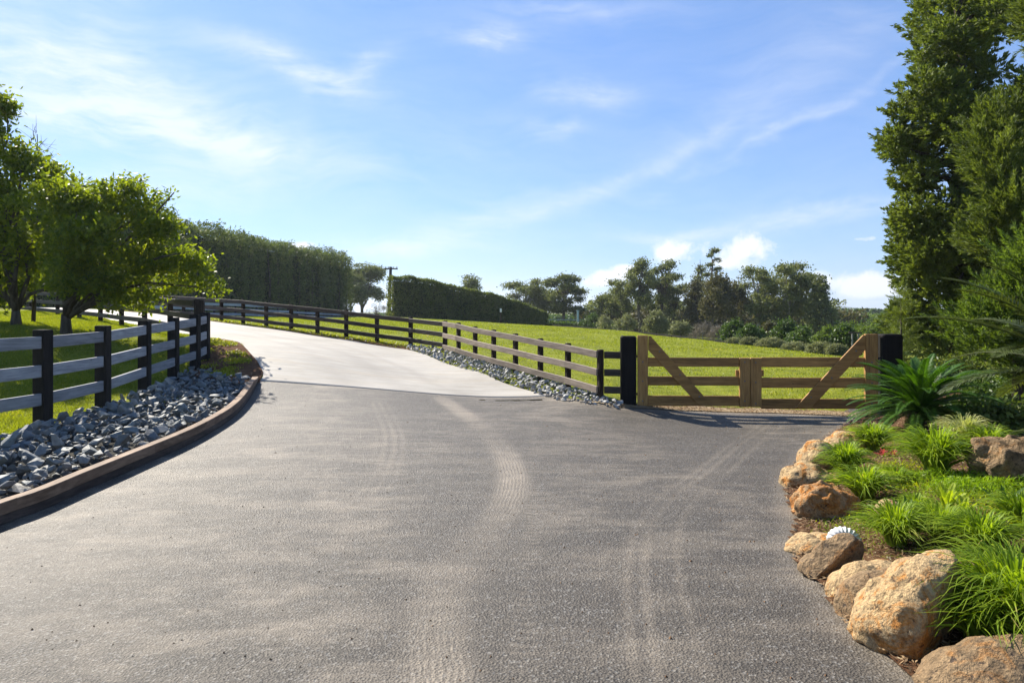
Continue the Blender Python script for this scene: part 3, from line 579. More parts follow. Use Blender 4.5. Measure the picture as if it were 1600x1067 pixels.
# mulch chips and leaf litter on the garden (uncountable)
def chips(name, n, poly, hf, ln, mat, tall=.3):
    pl = np.array([p[:2] for p in poly]); lo, hi = pl.min(0), pl.max(0); c = np.empty((0, 2))
    while len(c) < n:
        s = RNG.uniform(lo, hi, (n*2, 2)); s = s[RNG.uniform(0, 1, len(s)) < (np.minimum(1, 5/np.maximum(2, s[:, 1])))]; s = s[inpoly(s[:, 0], s[:, 1], poly)]; c = np.concatenate([c, s])
    c = c[:n]; z = hf(c[:, 0], c[:, 1])+.022; C = np.column_stack([c, z])
    V, Fc = leaves(C, ln, ln*.32, axis=RNG.normal(size=(n, 3))*np.array([1, 1, .25]), nrm=np.tile([0, 0, 1.6], (n, 1)), jit=.1)
    return tag(build(name, V, Fc, mat), kind='stuff')
L_chip = leafmat('mulch_chip', (.055, .026, .012), (.26, .16, .09), (.45, .36, .24), .08, .85, .1, (1, 1, 1), .9, 3)
L_litter = leafmat('dry_litter', (.11, .06, .028), (.36, .25, .14), (.55, .47, .33), .15, .8, .15, (1, 1, 1), .85, 3)
GPOLY = GRD+[(14, 16), (14, 1.5)]
VGP = [p for p in GRD]+[(9.5, 15), (7, 6), (4, 1.5)]
tag(chips('garden_mulch', 30000, VGP, HG, .045, L_litter), 'brown bark mulch and dry leaf litter strewn between the garden plants', 'mulch')
tag(chips('corner_mulch', 9000, MUL, HM, .06, L_chip), 'dark bark mulch on the corner patch beside the concrete drive', 'mulch')
vx = np.array([(x, y) for x, y in smooth(GL[2:], 6)]); cc_ = vx[RNG.integers(0, len(vx), 3500)]+np.column_stack([RNG.normal(size=3500)*.12, RNG.uniform(-.04, .6, 3500)])
C = np.column_stack([cc_, H0(cc_[:, 0], cc_[:, 1])+.024]); V, Fc = leaves(C, .05, .018, axis=RNG.normal(size=(3500, 3))*np.array([1, 1, .2]), nrm=np.tile([0, 0, 1.6], (3500, 1)), jit=.1)
tag(build('gate_litter', V, Fc, L_litter), 'dry leaf litter and bark along the foot of the gate', 'litter', kind='stuff')
# grit, twigs and small debris on the asphalt
n = 900; s = np.column_stack([RNG.uniform(-5, 6, n*3), RNG.uniform(2.2, 15, n*3)]); s = s[inpoly(s[:, 0], s[:, 1], ASPH)][:n]
m_ = MB()
V = []; Fs = []
for i, (x, y) in enumerate(s):
    r = RNG.uniform(.004, .011)*(1.6 if RNG.uniform() < .04 else 1); zb = float(H0(x, y)[0])+.002; b0 = len(V)
    V += [(x+r*RNG.uniform(.8, 1.2), y, zb), (x-r*.6, y+r*.9, zb), (x-r*.5, y-r*.8, zb), (x+r*.1, y, zb+r*RNG.uniform(.7, 1.3))]
    Fs += [(b0, b0+1, b0+3), (b0+1, b0+2, b0+3), (b0+2, b0, b0+3)]
tag(build('grit', V, Fs, L_chip), 'scattered grit and crumbs of bark lying on the asphalt', 'grit', kind='stuff')
# ------------------------------------------------------------ grass blades (uncountable)
def lawn_pts(n, x0, x1, y0, y1, pw=1.5, extra=None):
    out_ = []; c = 0
    while c < n:
        x = RNG.uniform(x0, x1, n); y = y0*(y1/y0)**RNG.uniform(0, 1, n) if pw else RNG.uniform(y0, y1, n)
        k = ~inpoly(x, y, ASPH) & ~inpoly(x, y, CONC) & ~inpoly(x, y, RPOLY) & ~inpoly(x, y, MUL) & ~inpoly(x, y, BED) & ~inpoly(x, y, GPOLY)
        px = 800+x/y*F; k &= (px > -60) & (px < 1660)
        if extra is not None: k &= extra(x, y)
        out_.append(np.column_stack([x, y])[k]); c += k.sum()
    return np.concatenate(out_)[:n]
def blades(name, pts, hgt, wd, mat, hf=H, lean=.5, patchy=True):
    n = len(pts); z = hf(pts[:, 0], pts[:, 1])
    d_ = np.hypot(pts[:, 0], pts[:, 1]); sc_ = np.maximum(1, d_/13)
    ns = np.array([mnoise.noise(Vector((a*.9, b_*.9, 1))) for a, b_ in pts]); hh_ = hgt*RNG.uniform(.5, 1.4, n)*(1+ns*.8*patchy)
    a = RNG.uniform(0, 2*np.pi, n); dx, dy = np.cos(a), np.sin(a); w_ = wd*sc_*RNG.uniform(.7, 1.3, n); ln = RNG.normal(size=(n, 2))*hh_[:, None]*lean
    b0 = np.column_stack([pts[:, 0]-dx*w_/2, pts[:, 1]-dy*w_/2, z-.01]); b1 = np.column_stack([pts[:, 0]+dx*w_/2, pts[:, 1]+dy*w_/2, z-.01])
    tp = np.column_stack([pts[:, 0]+ln[:, 0], pts[:, 1]+ln[:, 1], z+hh_])
    V = np.stack([b0, b1, tp], 1).reshape(-1, 3)
    return tag(build(name, V, np.arange(3*n).reshape(n, 3), mat), kind='stuff')
fa = np.array(FA_L)
tag(blades('lawn_grass', lawn_pts(110000, -26, -4.8, 7, 33, 1, lambda x, y: (polydist(x, y, NEs)[1] > 0) | (y < 15)), .045, .014, L_grass), 'short green lawn under the fruit trees behind the near fence', 'grass')
tag(blades('paddock_grass', lawn_pts(170000, -25, 22, 15.1, 75, 1, lambda x, y: (polydist(x, y, FEs)[1] < 0) | (x > 1)), .04, .016, L_grass), 'bright green paddock grass beyond the right fence and gate', 'grass')
# weeds growing in the mulch patch
def patch_pts(n, poly, hf, cl=40, sg=.12):
    pl = np.array([p[:2] for p in poly]); lo, hi = pl.min(0), pl.max(0); s = RNG.uniform(lo, hi, (cl*6, 2)); s = s[inpoly(s[:, 0], s[:, 1], poly)][:cl]
    q_ = s[RNG.integers(0, len(s), n)]+RNG.normal(size=(n, 2))*sg; q_ = q_[inpoly(q_[:, 0], q_[:, 1], poly)]; return np.column_stack([q_, hf(q_[:, 0], q_[:, 1])+.035+RNG.uniform(0, .04, len(q_))])
c0 = np.mean(np.array(MUL), 0); MULs = [tuple(c0+(np.array(p)-c0)*.84) for p in MUL]
C = patch_pts(4200, MULs, HM, 22, .12); V, Fc = leaves(C, .05, .03, nrm=np.tile([0, 0, 1.], (len(C), 1)))
tag(build('weeds', V, Fc, L_weed), 'bright green weeds spreading over the dark mulch corner', 'weeds', kind='stuff')
WV = [p for p in smooth(cf, 3)]
pts = np.array(WV)[RNG.integers(0, len(WV), 9000)]+RNG.normal(size=(9000, 2))*np.array([.35, .22]); pts = pts[~inpoly(pts[:, 0], pts[:, 1], CONC)]
C = np.column_stack([pts, H0(pts[:, 0], pts[:, 1])+RNG.uniform(.02, .08, len(pts))]); V, Fc = leaves(C, .06, .035, nrm=np.tile([0, 0, 1.], (len(C), 1)))
tag(build('verge_weeds', V, Fc, L_weed), 'low weeds along the foot of the far fence beside the concrete', 'weeds', kind='stuff')
# ------------------------------------------------------------ fences
def fence(name, label, posts, wd, rails, rh, rt, mode, mpost, mrail, sid, ext=None, rail_from=0, rail_to=None, cat='fence', group=None, bays=1, skip=(), hs=None):
    """posts (px, top, base, depth); rails: centre distance below the post top; mode: side offset of the rails"""
    W_ = []
    for px, ty, by, dd in posts:
        x, y, zt = P(px, ty, dd); zb = P(px, by, dd)[2]; W_.append((x, y, zb, zt))
    t_ = thing(name, (W_[0][0], W_[0][1], W_[0][2]), label, cat, group); o_ = (W_[0][0], W_[0][1], W_[0][2])
    for i, (x, y, zb, zt) in enumerate(W_):
        if i in skip: continue
        a = W_[max(i-1, 0)]; b_ = W_[min(i+1, len(W_)-1)]; yaw = math.atan2(b_[1]-a[1], b_[0]-a[0])
        m_ = MB(o_); m_.post(x, y, zb-.35, zt, wd, yaw+random.uniform(-.03, .03), .012); m_.out('post', mpost, t_)
    rail_to = rail_to or len(W_)-1; hs = hs or [1]*len(W_)
    i = rail_from
    while i < rail_to:
        j = min(i+bays, rail_to)
        for kr, rr_ in enumerate(rails):
            m_ = MB(o_)
            for k in range(i, j):
                a, b_ = np.array(W_[k]), np.array(W_[k+1]); dr = b_[:2]-a[:2]; L = np.linalg.norm(dr); dr /= L; nrm = np.array([-dr[1], dr[0]])*sid*mode
                e = .002 if mode < .06 else .02
                pa = (a[0]+nrm[0], a[1]+nrm[1], a[3]-rr_*hs[k]); pb = (b_[0]+nrm[0], b_[1]+nrm[1], b_[3]-rr_*hs[k+1])
                if mode >= .06:
                    pa = (pa[0]-(dr[0]*.0), pa[1], pa[2])
                m_.beam(pa, pb, rt, rh, .006)
            m_.out('rail', mrail, t_)
        i = j
    return t_
fence('post_and_rail_fence', 'nearest fence with square black posts and weathered grey rails painted with blue shade above the rubble bed', FA, .20, (.165, .535, .90), .185, .05, .045, M_post, M_railA, -1, hs=[1.19, 1.19, 1.175, 1.155, 1.115, 1.08, 1.05])
fence('post_and_rail_fence', 'dark fence behind the fruit trees along the left side of the drive', FB, .135, (.11, .47, .83), .15, .045, .10, M_postB, M_railC, 1)
FCx = list(FC)
fence('post_and_rail_fence', 'long brown fence with shade painted into its rails, curving uphill along the far side of the concrete drive', FCx, .125, (.115, .46, .80), .145, .045, .085, M_postB, M_railC, 1, bays=3)
FDx = [FC[0]]+FD
fence('post_and_rail_fence', 'fence with rails painted a sunlit tan running down beside the pale rubble to the gate', FDx, .115, (.105, .485, .86), .15, .045, .082, M_postB, M_railD, -1, bays=3)
# short dark return from the last post to the gate post
a_, b_ = (938, 546, 619, 14.7), (983, 546.5, 622, 14.55)
t_ = thing('fence_return', P(938, 619, 14.7), 'three short dark rails between the last tan-railed post and the black gate post', 'fence')
for yy in (554.5, 582, 609):
    m_ = MB(P(938, 619, 14.7)); m_.beam(P(944, yy, 14.72), P(976, yy+.6, 14.6), .045, .15, .006); m_.out('rail', M_railC, t_)
# fence corner strainer beside fence B
t_ = thing('strainer_post', P(314, 534, 18.0), 'single dark post with pale edge standing behind the end of the nearest fence', 'post')
m_ = MB(P(314, 534, 18.0)); x, y, z = P(314, 468.5, 18.0); m_.post(x, y, P(314, 536, 18)[2]-.3, z, .16, .2); m_.out('post', M_postB, t_)
t_ = fence('paddock_fence', 'distant paddock fence with skylit blue shade painted on its rails, seen through the long brown fence', FE, .13, (.17, .55, .93), .2, .05, .08, M_postB, M_railE, -1)
# low dark rail at the edge of the paddock
ed = [(848, 506.5, 509, 92), (880, 508.5, 511.2, 85), (915, 511, 514, 77), (950, 514, 517, 69), (1000, 518.3, 521.3, 60.5), (1050, 523.5, 527, 53), (1100, 529, 533, 45.5), (1135, 533, 537.5, 41)]
fence('low_rail', 'low black rail along the far edge of the paddock', ed, .14, (.07,), .13, .08, .01, M_charred, M_charred, 1, cat='rail')
# ------------------------------------------------------------ timber edging
E_ = resample(EDG, 90); t_ = thing('timber_edging', (E_[30][0], E_[30][1], 0), 'curved kerb of laminated timber boards between the asphalt and the grey rubble', 'edging'); o_ = (E_[30][0], E_[30][1], 0)
def edge_board(i0, i1, z0, z1, w0, w1, mat, nm):
    V = []; n = 0
    for i in range(i0, i1+1):
        p_ = E_[i]; tn = E_[min(i+1, 89)]-E_[max(i-1, 0)]; tn /= np.linalg.norm(tn); nr = np.array([-tn[1], tn[0]]); g = float(H0(*p_)[0])
        fade = 1-.45*float(sstep(84, 89, i))
        sec = [(w0, z0), (w0, z1-.008), (w0+.008, z1), (w1-.008, z1), (w1, z1-.008), (w1, z0)]
        V += [(p_[0]+nr[0]*a-o_[0], p_[1]+nr[1]*a-o_[1], g+b_*(fade if b_ > 0 else 1)) for a, b_ in sec]; n += 1
    Fs = [(k*6+j, k*6+(j+1) % 6, (k+1)*6+(j+1) % 6, (k+1)*6+j) for k in range(n-1) for j in range(6)]+[tuple(range(6))[::-1], tuple(range((n-1)*6, n*6))]
    build(nm, np.array(V), Fs, mat, t_)
cuts = [0, 22, 37, 51, 66, 79, 89]
for k in range(6):
    edge_board(cuts[k], cuts[k+1], .10+.001*k, .225+.0015*(k % 2), .0+.001*(k % 2), .135, M_edge, 'top_board')
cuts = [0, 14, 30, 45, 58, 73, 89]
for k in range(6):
    edge_board(cuts[k], cuts[k+1], -.12, .097, .006+.002*(k % 2), .10, M_edge_shade, 'lower_board')
# ------------------------------------------------------------ gates
m_bolt, q, b = M('dull_steel', .45, .5); b.inputs['Base Color'].default_value = (.16, .155, .15, 1); b.inputs['Metallic'].default_value = .8
def gd(px): return 14.5-(px-996)*.6/374
GO = np.array(P(1171, 635, gd(1171))); gdir = np.array(P(1370, 600, gd(1370)))-np.array(P(996, 600, gd(996))); gdir[2] = 0; gdir /= np.linalg.norm(gdir); gn = np.array([gdir[1], -gdir[0], 0])   # toward the camera
def gp(px, py, off=0.0): return np.array(P(px, py, gd(px)))+gn*off
def plate(poly, f0, f1, mat, nm, parent, o):
    n = len(poly); V = [gp(*p_, f1)-o for p_ in poly]+[gp(*p_, f0)-o for p_ in poly]
    ob = build(nm, np.array(V), [tuple(range(n)), tuple(range(n, 2*n))[::-1]]+[(i, n+i, n+(i+1) % n, (i+1) % n) for i in range(n)], mat, parent)
    bm = bmesh.new(); bm.from_mesh(ob.data); bmesh.ops.recalc_face_normals(bm, faces=bm.faces); bmesh.ops.bevel(bm, geom=bm.edges[:], offset=.006, segments=1, affect='EDGES'); bm.to_mesh(ob.data); bm.free(); return ob
def rect(x0, y0, x1, y1, s=0.0): return [(x0, y0), (x1, y0+s*(x1-x0)), (x1, y1+s*(x1-x0)), (x0, y1)]
gl = thing('gate_leaf', tuple(gp(1004, 634)), 'left leaf of the closed timber gate with its brace falling to the right', 'gate', 'pair of braced timber gate leaves'); o_ = gp(1004, 634)
plate(rect(996, 524, 1012.3, 635), -.05, .05, M_gatev, 'hinge_stile', gl, o_)
plate(rect(1155.3, 559, 1171, 635.3), -.05, .05, M_gatev, 'meeting_stile', gl, o_)
for y0, y1 in ((558.5, 572.5), (588, 602), (618, 634)): plate(rect(1012.5, y0, 1155, y1, .003), -.035, .012, M_gate, 'rail', gl, o_)
plate([(1013, 524.6), (1016.5, 525), (1113, 634), (1092, 633.5), (1012.6, 546.5)], .014, .062, M_gate, 'brace', gl, o_)
plate([(1012.6, 617), (1022, 618), (1037, 634), (1012.6, 634)], .013, .04, M_gate, 'gusset', gl, o_)
plate(rect(1150.5, 578.5, 1158, 588.5), -.11, -.052, M_gatev, 'latch_block', gl, o_)
gr = thing('gate_leaf', tuple(gp(1361, 638)), 'right leaf of the closed timber gate with its brace falling to the left', 'gate', 'pair of braced timber gate leaves'); o_ = gp(1361, 638)
plate(rect(1351, 522, 1370.5, 639.5), -.05, .05, M_gatev, 'hinge_stile', gr, o_)
plate(rect(1172.2, 559, 1189.2, 635.6), -.05, .05, M_gatev, 'meeting_stile', gr, o_)
for y0, y1 in ((558.3, 573.5), (590, 606), (623, 638.5)): plate(rect(1189.4, y0, 1350.8, y1, .001), -.035, .012, M_gate, 'rail', gr, o_)
plate([(1350.6, 523.5), (1347, 523.5), (1241, 636.5), (1266, 637), (1350.6, 546)], .014, .062, M_gate, 'brace', gr, o_)
plate(rect(1186, 578.5, 1194.5, 588.5), -.11, -.052, M_gatev, 'latch_block', gr, o_)
for lf, pts_ in ((gl, ((1004, 565), (1004, 595), (1004, 626), (1163, 565.5), (1163, 595), (1163, 626), (1030, 549), (1062, 585), (1092, 619))), (gr, ((1361, 566), (1361, 598), (1361, 630), (1180, 566), (1180, 597), (1180, 630), (1336, 548), (1298, 590), (1266, 620)))):
    for px, py in pts_:
        c_ = gp(px, py)-np.array(lf.location); f_ = .05 if px in (1004, 1163, 1361, 1180) else .062
        m_ = MB(); m_.tube([c_+gn*(f_-.01), c_+gn*(f_+.006), c_+gn*(f_+.009)], [.017, .017, .010], 8); m_.out('bolt', m_bolt, lf)
for px0, px1, ty, off, lb in ((969.5, 995, 525, .0, 'massive black gate post at the left end of the gate beside the rubble'), (1376, 1407, 522, .0, 'massive black gate post at the right end of the gate behind the cycad')):
    c = (px0+px1)/2; dd = gd(c); x, y, z = P(c, ty, dd); wpx = (px1-px0)*dd/F; o_ = (x, y, 0)
    t_ = thing('gate_post', o_, lb, 'gate post', 'pair of black gate posts'); m_ = MB(o_); m_.post(x, y+.05, -.3, z, wpx*.96, math.atan2(gdir[1], gdir[0]), .03); m_.out('post', M_charred, t_)
    for zz in (.35, 1.15):
        s_ = 1 if c < 1100 else -1; m_ = MB(o_); m_.beam((x+s_*wpx*.45, y+.02, zz), (x+s_*(wpx*.5+.16), y+.01, zz), .012, .05, .002); m_.out('hinge_strap', m_pole, t_)
# ------------------------------------------------------------ rubble
def hull_stone(k, pts=13, fl=.7):
    rs = np.random.default_rng(100+k); bm = bmesh.new()
    v = rs.normal(size=(pts, 3)); v /= np.linalg.norm(v, axis=1)[:, None]; v *= rs.uniform(.75, 1.0, (pts, 1)); v *= np.array([1, rs.uniform(.6, .9), rs.uniform(.34, fl)])
    for q_ in v: bm.verts.new(q_)
    r = bmesh.ops.convex_hull(bm, input=bm.verts[:]); bmesh.ops.delete(bm, geom=[g for g in r['geom_interior'] if isinstance(g, bmesh.types.BMVert)], context='VERTS')
    bmesh.ops.dissolve_limit(bm, angle_limit=.12, verts=bm.verts[:], edges=bm.edges[:])
    bmesh.ops.bevel(bm, geom=bm.edges[:], offset=.02, segments=1, affect='EDGES')
    bmesh.ops.triangulate(bm, faces=bm.faces[:]); me = bpy.data.meshes.new('rubble_stone'); bm.to_mesh(me); bm.free(); return me
STN = [hull_stone(k, 11+k % 5) for k in range(16)]; STN2 = []
for me in STN: me.materials.append(m_stone); c = me.copy(); c.materials.clear(); c.materials.append(m_stone2); STN2.append(c)
def rubble(A_, B_, n_ind, n_all, size, hf, hump, label, group, meshes, mat, stuffname, stufflabel, dens_pow=1.0):
    a, b = resample(A_, 200), resample(B_, 200); S = []
    yy = (a[:, 1]+b[:, 1])/2; wd = np.hypot(*(a-b)[:, :2].T)+.02; w8 = wd.copy(); w8 = w8/w8.sum()
    tries = 0; grid = {}
    while len(S) < n_all and tries < n_all*12:
        tries += 1; i = RNG.choice(200, p=w8); s = RNG.uniform(0.03, .97); p_ = a[i]*(1-s)+b[i]*s+RNG.normal(size=2)*.02; r = size*RNG.uniform(.28, 1.0)**1.3*(1.25 if RNG.uniform() < .08 else 1)
        lay = 0 if len(S) < n_all*.55 else 1
        k = (int(p_[0]*3), int(p_[1]*3), lay); bad = False
        for dx in (-1, 0, 1):
            for dy in (-1, 0, 1):
                for q_ in grid.get((k[0]+dx, k[1]+dy, lay), ()):
                    if math.hypot(q_[0]-p_[0], q_[1]-p_[1]) < (q_[2]+r)*(.62 if lay == 0 else .72): bad = True
        if bad: continue
        grid.setdefault(k, []).append((p_[0], p_[1], r)); S.append((p_[0], p_[1], r, s, lay))
    out_ = []
    for x, y, r, s, lay in S:
        z = float(hf(x, y)[0])+hump*math.sin(math.pi*s)**.8+r*.28+lay*size*.42
        out_.append((x, y, z, r, -r/math.hypot(x, y)*(1+.4*lay)))
    out_.sort(key=lambda q_: q_[4])
    V = []; Fs = []
    cnt = 0
    for i, (x, y, z, r, _) in enumerate(out_):
        me = meshes[int(RNG.integers(0, 16))]; rot = Matrix.Rotation(RNG.uniform(0, 6.28), 4, 'Z') @ Matrix.Rotation(RNG.normal()*.55, 4, 'X') @ Matrix.Rotation(RNG.normal()*.45, 4, 'Y'); vis = 800+x/y*F
        if cnt < n_ind and -10 < vis < 1600:
            cnt += 1
            o = bpy.data.objects.new('rubble_stone', me); COL.objects.link(o); o.matrix_world = Matrix.Translation((x, y, z)) @ rot @ Matrix.Scale(r, 4); tag(o, label, 'stone', group)
        else:
            b0 = len(V); mw = Matrix.Translation((x, y, z)) @ rot @ Matrix.Scale(r, 4); V += [tuple(mw @ v.co) for v in me.vertices]; Fs += [tuple(k+b0 for k in p_.vertices) for p_ in me.polygons]
    if V: tag(build(stuffname, V, Fs, mat), stufflabel, 'rubble', kind='stuff')
EI = []
for i in range(90):
    tn = E_[min(i+1, 89)]-E_[max(i-1, 0)]; tn /= np.linalg.norm(tn); EI.append((E_[i][0]-tn[1]*.19, E_[i][1]+tn[0]*.19))
EI = [p_ for p_ in EI if p_[1] > 3.8]; BI = [p_ for p_ in BEDIN if p_[1] > 3.8]
rubble(EI, BI, 190, 1750, .175, H, .02, 'angular blue-grey rubble stone in the bed between the nearest fence and the timber edging', 'blue-grey rubble stones in the left bed', STN, m_stone, 'rubble', 'smaller blue-grey rubble filling the left bed')
rubble(RIN, ROUT, 110, 900, .125, H0, .02, 'angular pale grey rubble stone in the strip beside the tan-railed fence', 'pale grey rubble stones along the right fence', STN2, m_stone2, 'rubble', 'smaller pale rubble filling the strip beside the right fence')
# ------------------------------------------------------------ power pole, markers
def pxm(dd): return dd/F
dd = 84; bx, by, bz = P(608, 493, dd); t_ = thing('power_pole', (bx, by, bz-.3), 'timber power pole with a crossarm at the left end of the clipped hedge', 'power pole')
m_ = MB((bx, by, bz-.3)); m_.tube([(bx, by, bz-.5), P(609, 455, dd), P(610.5, 417, dd)], [.26, .22, .18], 8); m_.out('pole', m_pole, t_, True)
m_ = MB((bx, by, bz-.3)); m_.beam(P(600.5, 420, dd), P(621.5, 420, dd), .14, .16, .01); m_.out('crossarm', m_pole, t_)
for px in (602.5, 607, 614.5, 620):
    m_ = MB((bx, by, bz-.3)); x, y, z = P(px, 419, dd); m_.tube([(x, y, z), (x, y, z+.12), (x, y, z+.22)], [.05, .09, .04], 7); m_.out('insulator', m_white, t_, True)
m_ = MB((bx, by, bz-.3)); x, y, z = P(609.5, 474, dd); m_.tube([(x, y-.25, z), (x, y-.25, z+.62)], [.16, .16], 10); m_.out('cable_cover', m_white, t_, True)
dd = 78; t_ = thing('marker_post', P(782.5, 505, dd), 'short dark post with a white top in front of the clipped hedge', 'post')
m_ = MB(P(782.5, 505, dd)); x, y, z = P(782.5, 507, dd); m_.post(x, y, z-.3, P(0, 488, dd)[2], .17, 0); m_.out('post', M_postB, t_)
m_ = MB(P(782.5, 505, dd)); m_.post(x, y, P(0, 488, dd)[2]+.002, P(0, 482, dd)[2], .2, 0); m_.out('cap', m_white, t_)
dd = 96; t_ = thing('pale_pillar', P(903, 505, dd), 'pale blue-green pillar standing above the low hedge left of the pines', 'pillar')
m_ = MB(P(903, 505, dd)); x, y, z = P(903, 507, dd); m_.post(x, y, z-.3, P(0, 486, dd)[2], .26, 0); m_.post(x, y, P(0, 486, dd)[2]+.003, P(0, 484.8, dd)[2], .36, 0); m_.out('shaft', m_teal, t_)
m_ = MB(P(903, 505, dd)); m_.beam(P(852, 499.5, dd), P(912, 499.5, dd), .05, .07, .01); m_.out('cross_rail', m_teal, t_)
dd = 44; t_ = thing('garden_trellis', P(1332, 545, dd), 'small wooden trellis of two posts and a beam among the distant shrubs', 'trellis')
m_ = MB(P(1332, 545, dd))
for px in (1331.5, 1341):
    x, y, z = P(px, 548, dd); m2 = MB(P(1332, 545, dd)); m2.post(x, y, z-.2, P(0, 520.5, dd)[2], .09, 0); m2.out('post', B_pale, t_)
m_.beam(P(1326, 519.8, dd), P(1346, 519.8, dd), .1, .1, .01); m_.out('beam', B_dark, t_)
# ------------------------------------------------------------ trees
def pxb(base_px, base_py, dd, lst):
    """blobs given in pixels at a depth -> metres relative to the base: (px, py, dy, rx, rz[, ry])"""
    k = dd/F; o = []
    for b_ in lst:
        px, py, dy, rx, rz = b_[:5]; o.append(((px-base_px)*k, dy, (base_py-py)*k, rx*k, (b_[5] if len(b_) > 5 else rx*k*.9), rz*k))
    return o
def ptree(name, label, cat, px, py, dd, lst, trunk_px, r0, ncl, nl, sig, leaf, lm, bm_, **kw):
    k = dd/F; return tree(name, label, cat, P(px, py, dd), (py-trunk_px)*k, r0, pxb(px, py, dd, lst), ncl, nl, sig, leaf, lm, bm_, **kw)
ptree('citrus_tree', 'spreading fruit tree with a short dark forked trunk, just beyond the nearest fence', 'tree', 103, 522, 19.0,
      [(150, 318, 0, 56, 40), (205, 312, .2, 52, 32), (250, 340, -.2, 40, 32), (105, 350, -.2, 50, 60), (185, 385, -.4, 62, 52), (262, 388, 0, 42, 40), (292, 420, .2, 34, 30), (235, 432, .5, 46, 28), (145, 430, -.6, 44, 30), (318, 444, .2, 20, 15), (205, 466, .6, 24, 14), (95, 410, .3, 40, 42), (75, 355, .5, 36, 50), (125, 450, .5, 36, 24), (180, 455, -.3, 36, 20)],
      490, .15, 1450, 17, .14, (.15, .066), L_citrus, B_citrus, limbs=True, shell=.5, fork=.8, lumps=9)
ptree('citrus_tree', 'tall leafy fruit tree cut off by the left edge, with a thin twisted trunk', 'tree', 25, 506, 20.0,
      [(0, 200, 0, 32, 50), (-45, 200, 0, 50, 70), (38, 268, .2, 40, 40), (78, 292, .3, 36, 34), (10, 320, -.4, 62, 60), (60, 370, 0, 56, 50), (0, 415, .3, 60, 44), (-55, 340, 0, 60, 110), (90, 425, .6, 36, 34), (8, 166, .1, 14, 16), (-60, 440, .5, 60, 40)],
      482, .14, 1500, 16, .15, (.17, .074), L_citrus, B_citrus, limbs=True, shell=.5, fork=.7, lumps=9)
# bare shoots poking out of the fruit trees
t_ = thing('bare_sapling', P(52, 505, 22), 'leafless thin branches sticking up between the two fruit trees', 'tree'); o_ = P(52, 505, 22); m_ = MB(o_)
m_.tube([P(52, 508, 22), P(56, 400, 22), P(62, 300, 22), P(58, 210, 22)], [.07, .05, .03, .012], 6)
for k in range(17):
    s = RNG.uniform(0, 1); a = np.array(P(60-4*s, 330-110*s, 22)); L = RNG.uniform(.3, .8); dr = np.array([RNG.normal()*.7, RNG.normal()*.4, 1.0]); dr /= np.linalg.norm(dr); b_ = a+dr*L
    m_.tube([a, (a+b_)/2+RNG.normal(size=3)*.05, b_], [.014, .010, .004], 4)
    for j in range(3): e = b_+RNG.normal(size=3)*.16+np.array([0, 0, .1]); m_.tube([(a+b_)/2, e], [.007, .003], 3)
m_.out('branches', B_dark, t_)
def plumes(blobs, n, per, ln, rad, shell=.35, up=.45, droop=0.0):
    bl = np.array(blobs, float); w_ = (bl[:, 3]*bl[:, 4]*bl[:, 5])**(2/3); idx = RNG.choice(len(bl), n, p=w_/w_.sum()); u = unit(n)
    st_ = bl[idx, :3]+u*(RNG.uniform(0, 1, n)**shell)[:, None]*bl[idx, 3:]*.93
    dr = u*np.array([1, 1, .5])+np.array([0, 0, up])+RNG.normal(size=(n, 3))*.25; dr /= np.linalg.norm(dr, axis=1)[:, None]
    L = ln*RNG.uniform(.55, 1.35, n); s = RNG.uniform(0, 1, (n, per))**.8
    C = st_[:, None, :]+dr[:, None, :]*(s*L[:, None])[..., None]; off = RNG.normal(size=(n, per, 3)); off /= np.linalg.norm(off, axis=2)[..., None]
    rr = rad*(1-s*.75)*RNG.uniform(.2, 1, (n, per)); C = C+off*rr[..., None]; C[..., 2] -= droop*s*s
    A_ = (dr[:, None, :]*.9+off*.55).reshape(-1, 3)
    return C.reshape(-1, 3), A_
def plume_tree(name, label, px, py, dd, lst, trunk_px, r0, n, per, ln, rad, leaf, lm, bm_, up=.45, group=None, shell=.35, cat='tree', droop=0.0, nlimb=1, lumps=0):
    base = np.array(P(px, py, dd)); bl = [tuple(base+np.array(b_[:3]))+tuple(b_[3:]) for b_ in pxb(px, py, dd, lst)]
    t_ = thing(name, tuple(base), label, cat, group); m_ = MB(base); k = dd/F; top = base+np.array([0, 0, (py-trunk_px)*k])
    m_.tube([base-np.array([0, 0, .5]), base*.6+top*.4, top], [r0*1.2, r0*.9, r0*.4], 8, True, .06)
    for b_ in bl:
        for _ in range(nlimb):
            z = min(max(b_[2]-abs(b_[0]-base[0])*.4, base[2]+.3), top[2]); a = np.array([base[0], base[1], z]); m_.tube(limb_path(a, np.array(b_[:3])+RNG.normal(size=3)*np.array(b_[3:])*.4), np.linspace(r0*.32, r0*.06, 6), 5)
    m_.out('trunk', bm_, t_, True)
    if lumps: bl = sub(bl, lumps)
    C, A_ = plumes(bl, n, per, ln, rad, shell, up, droop); V, Fc = leaves(C-base, leaf[0], leaf[1], A_, None, .35); build('crown', V, Fc, lm, t_); return t_
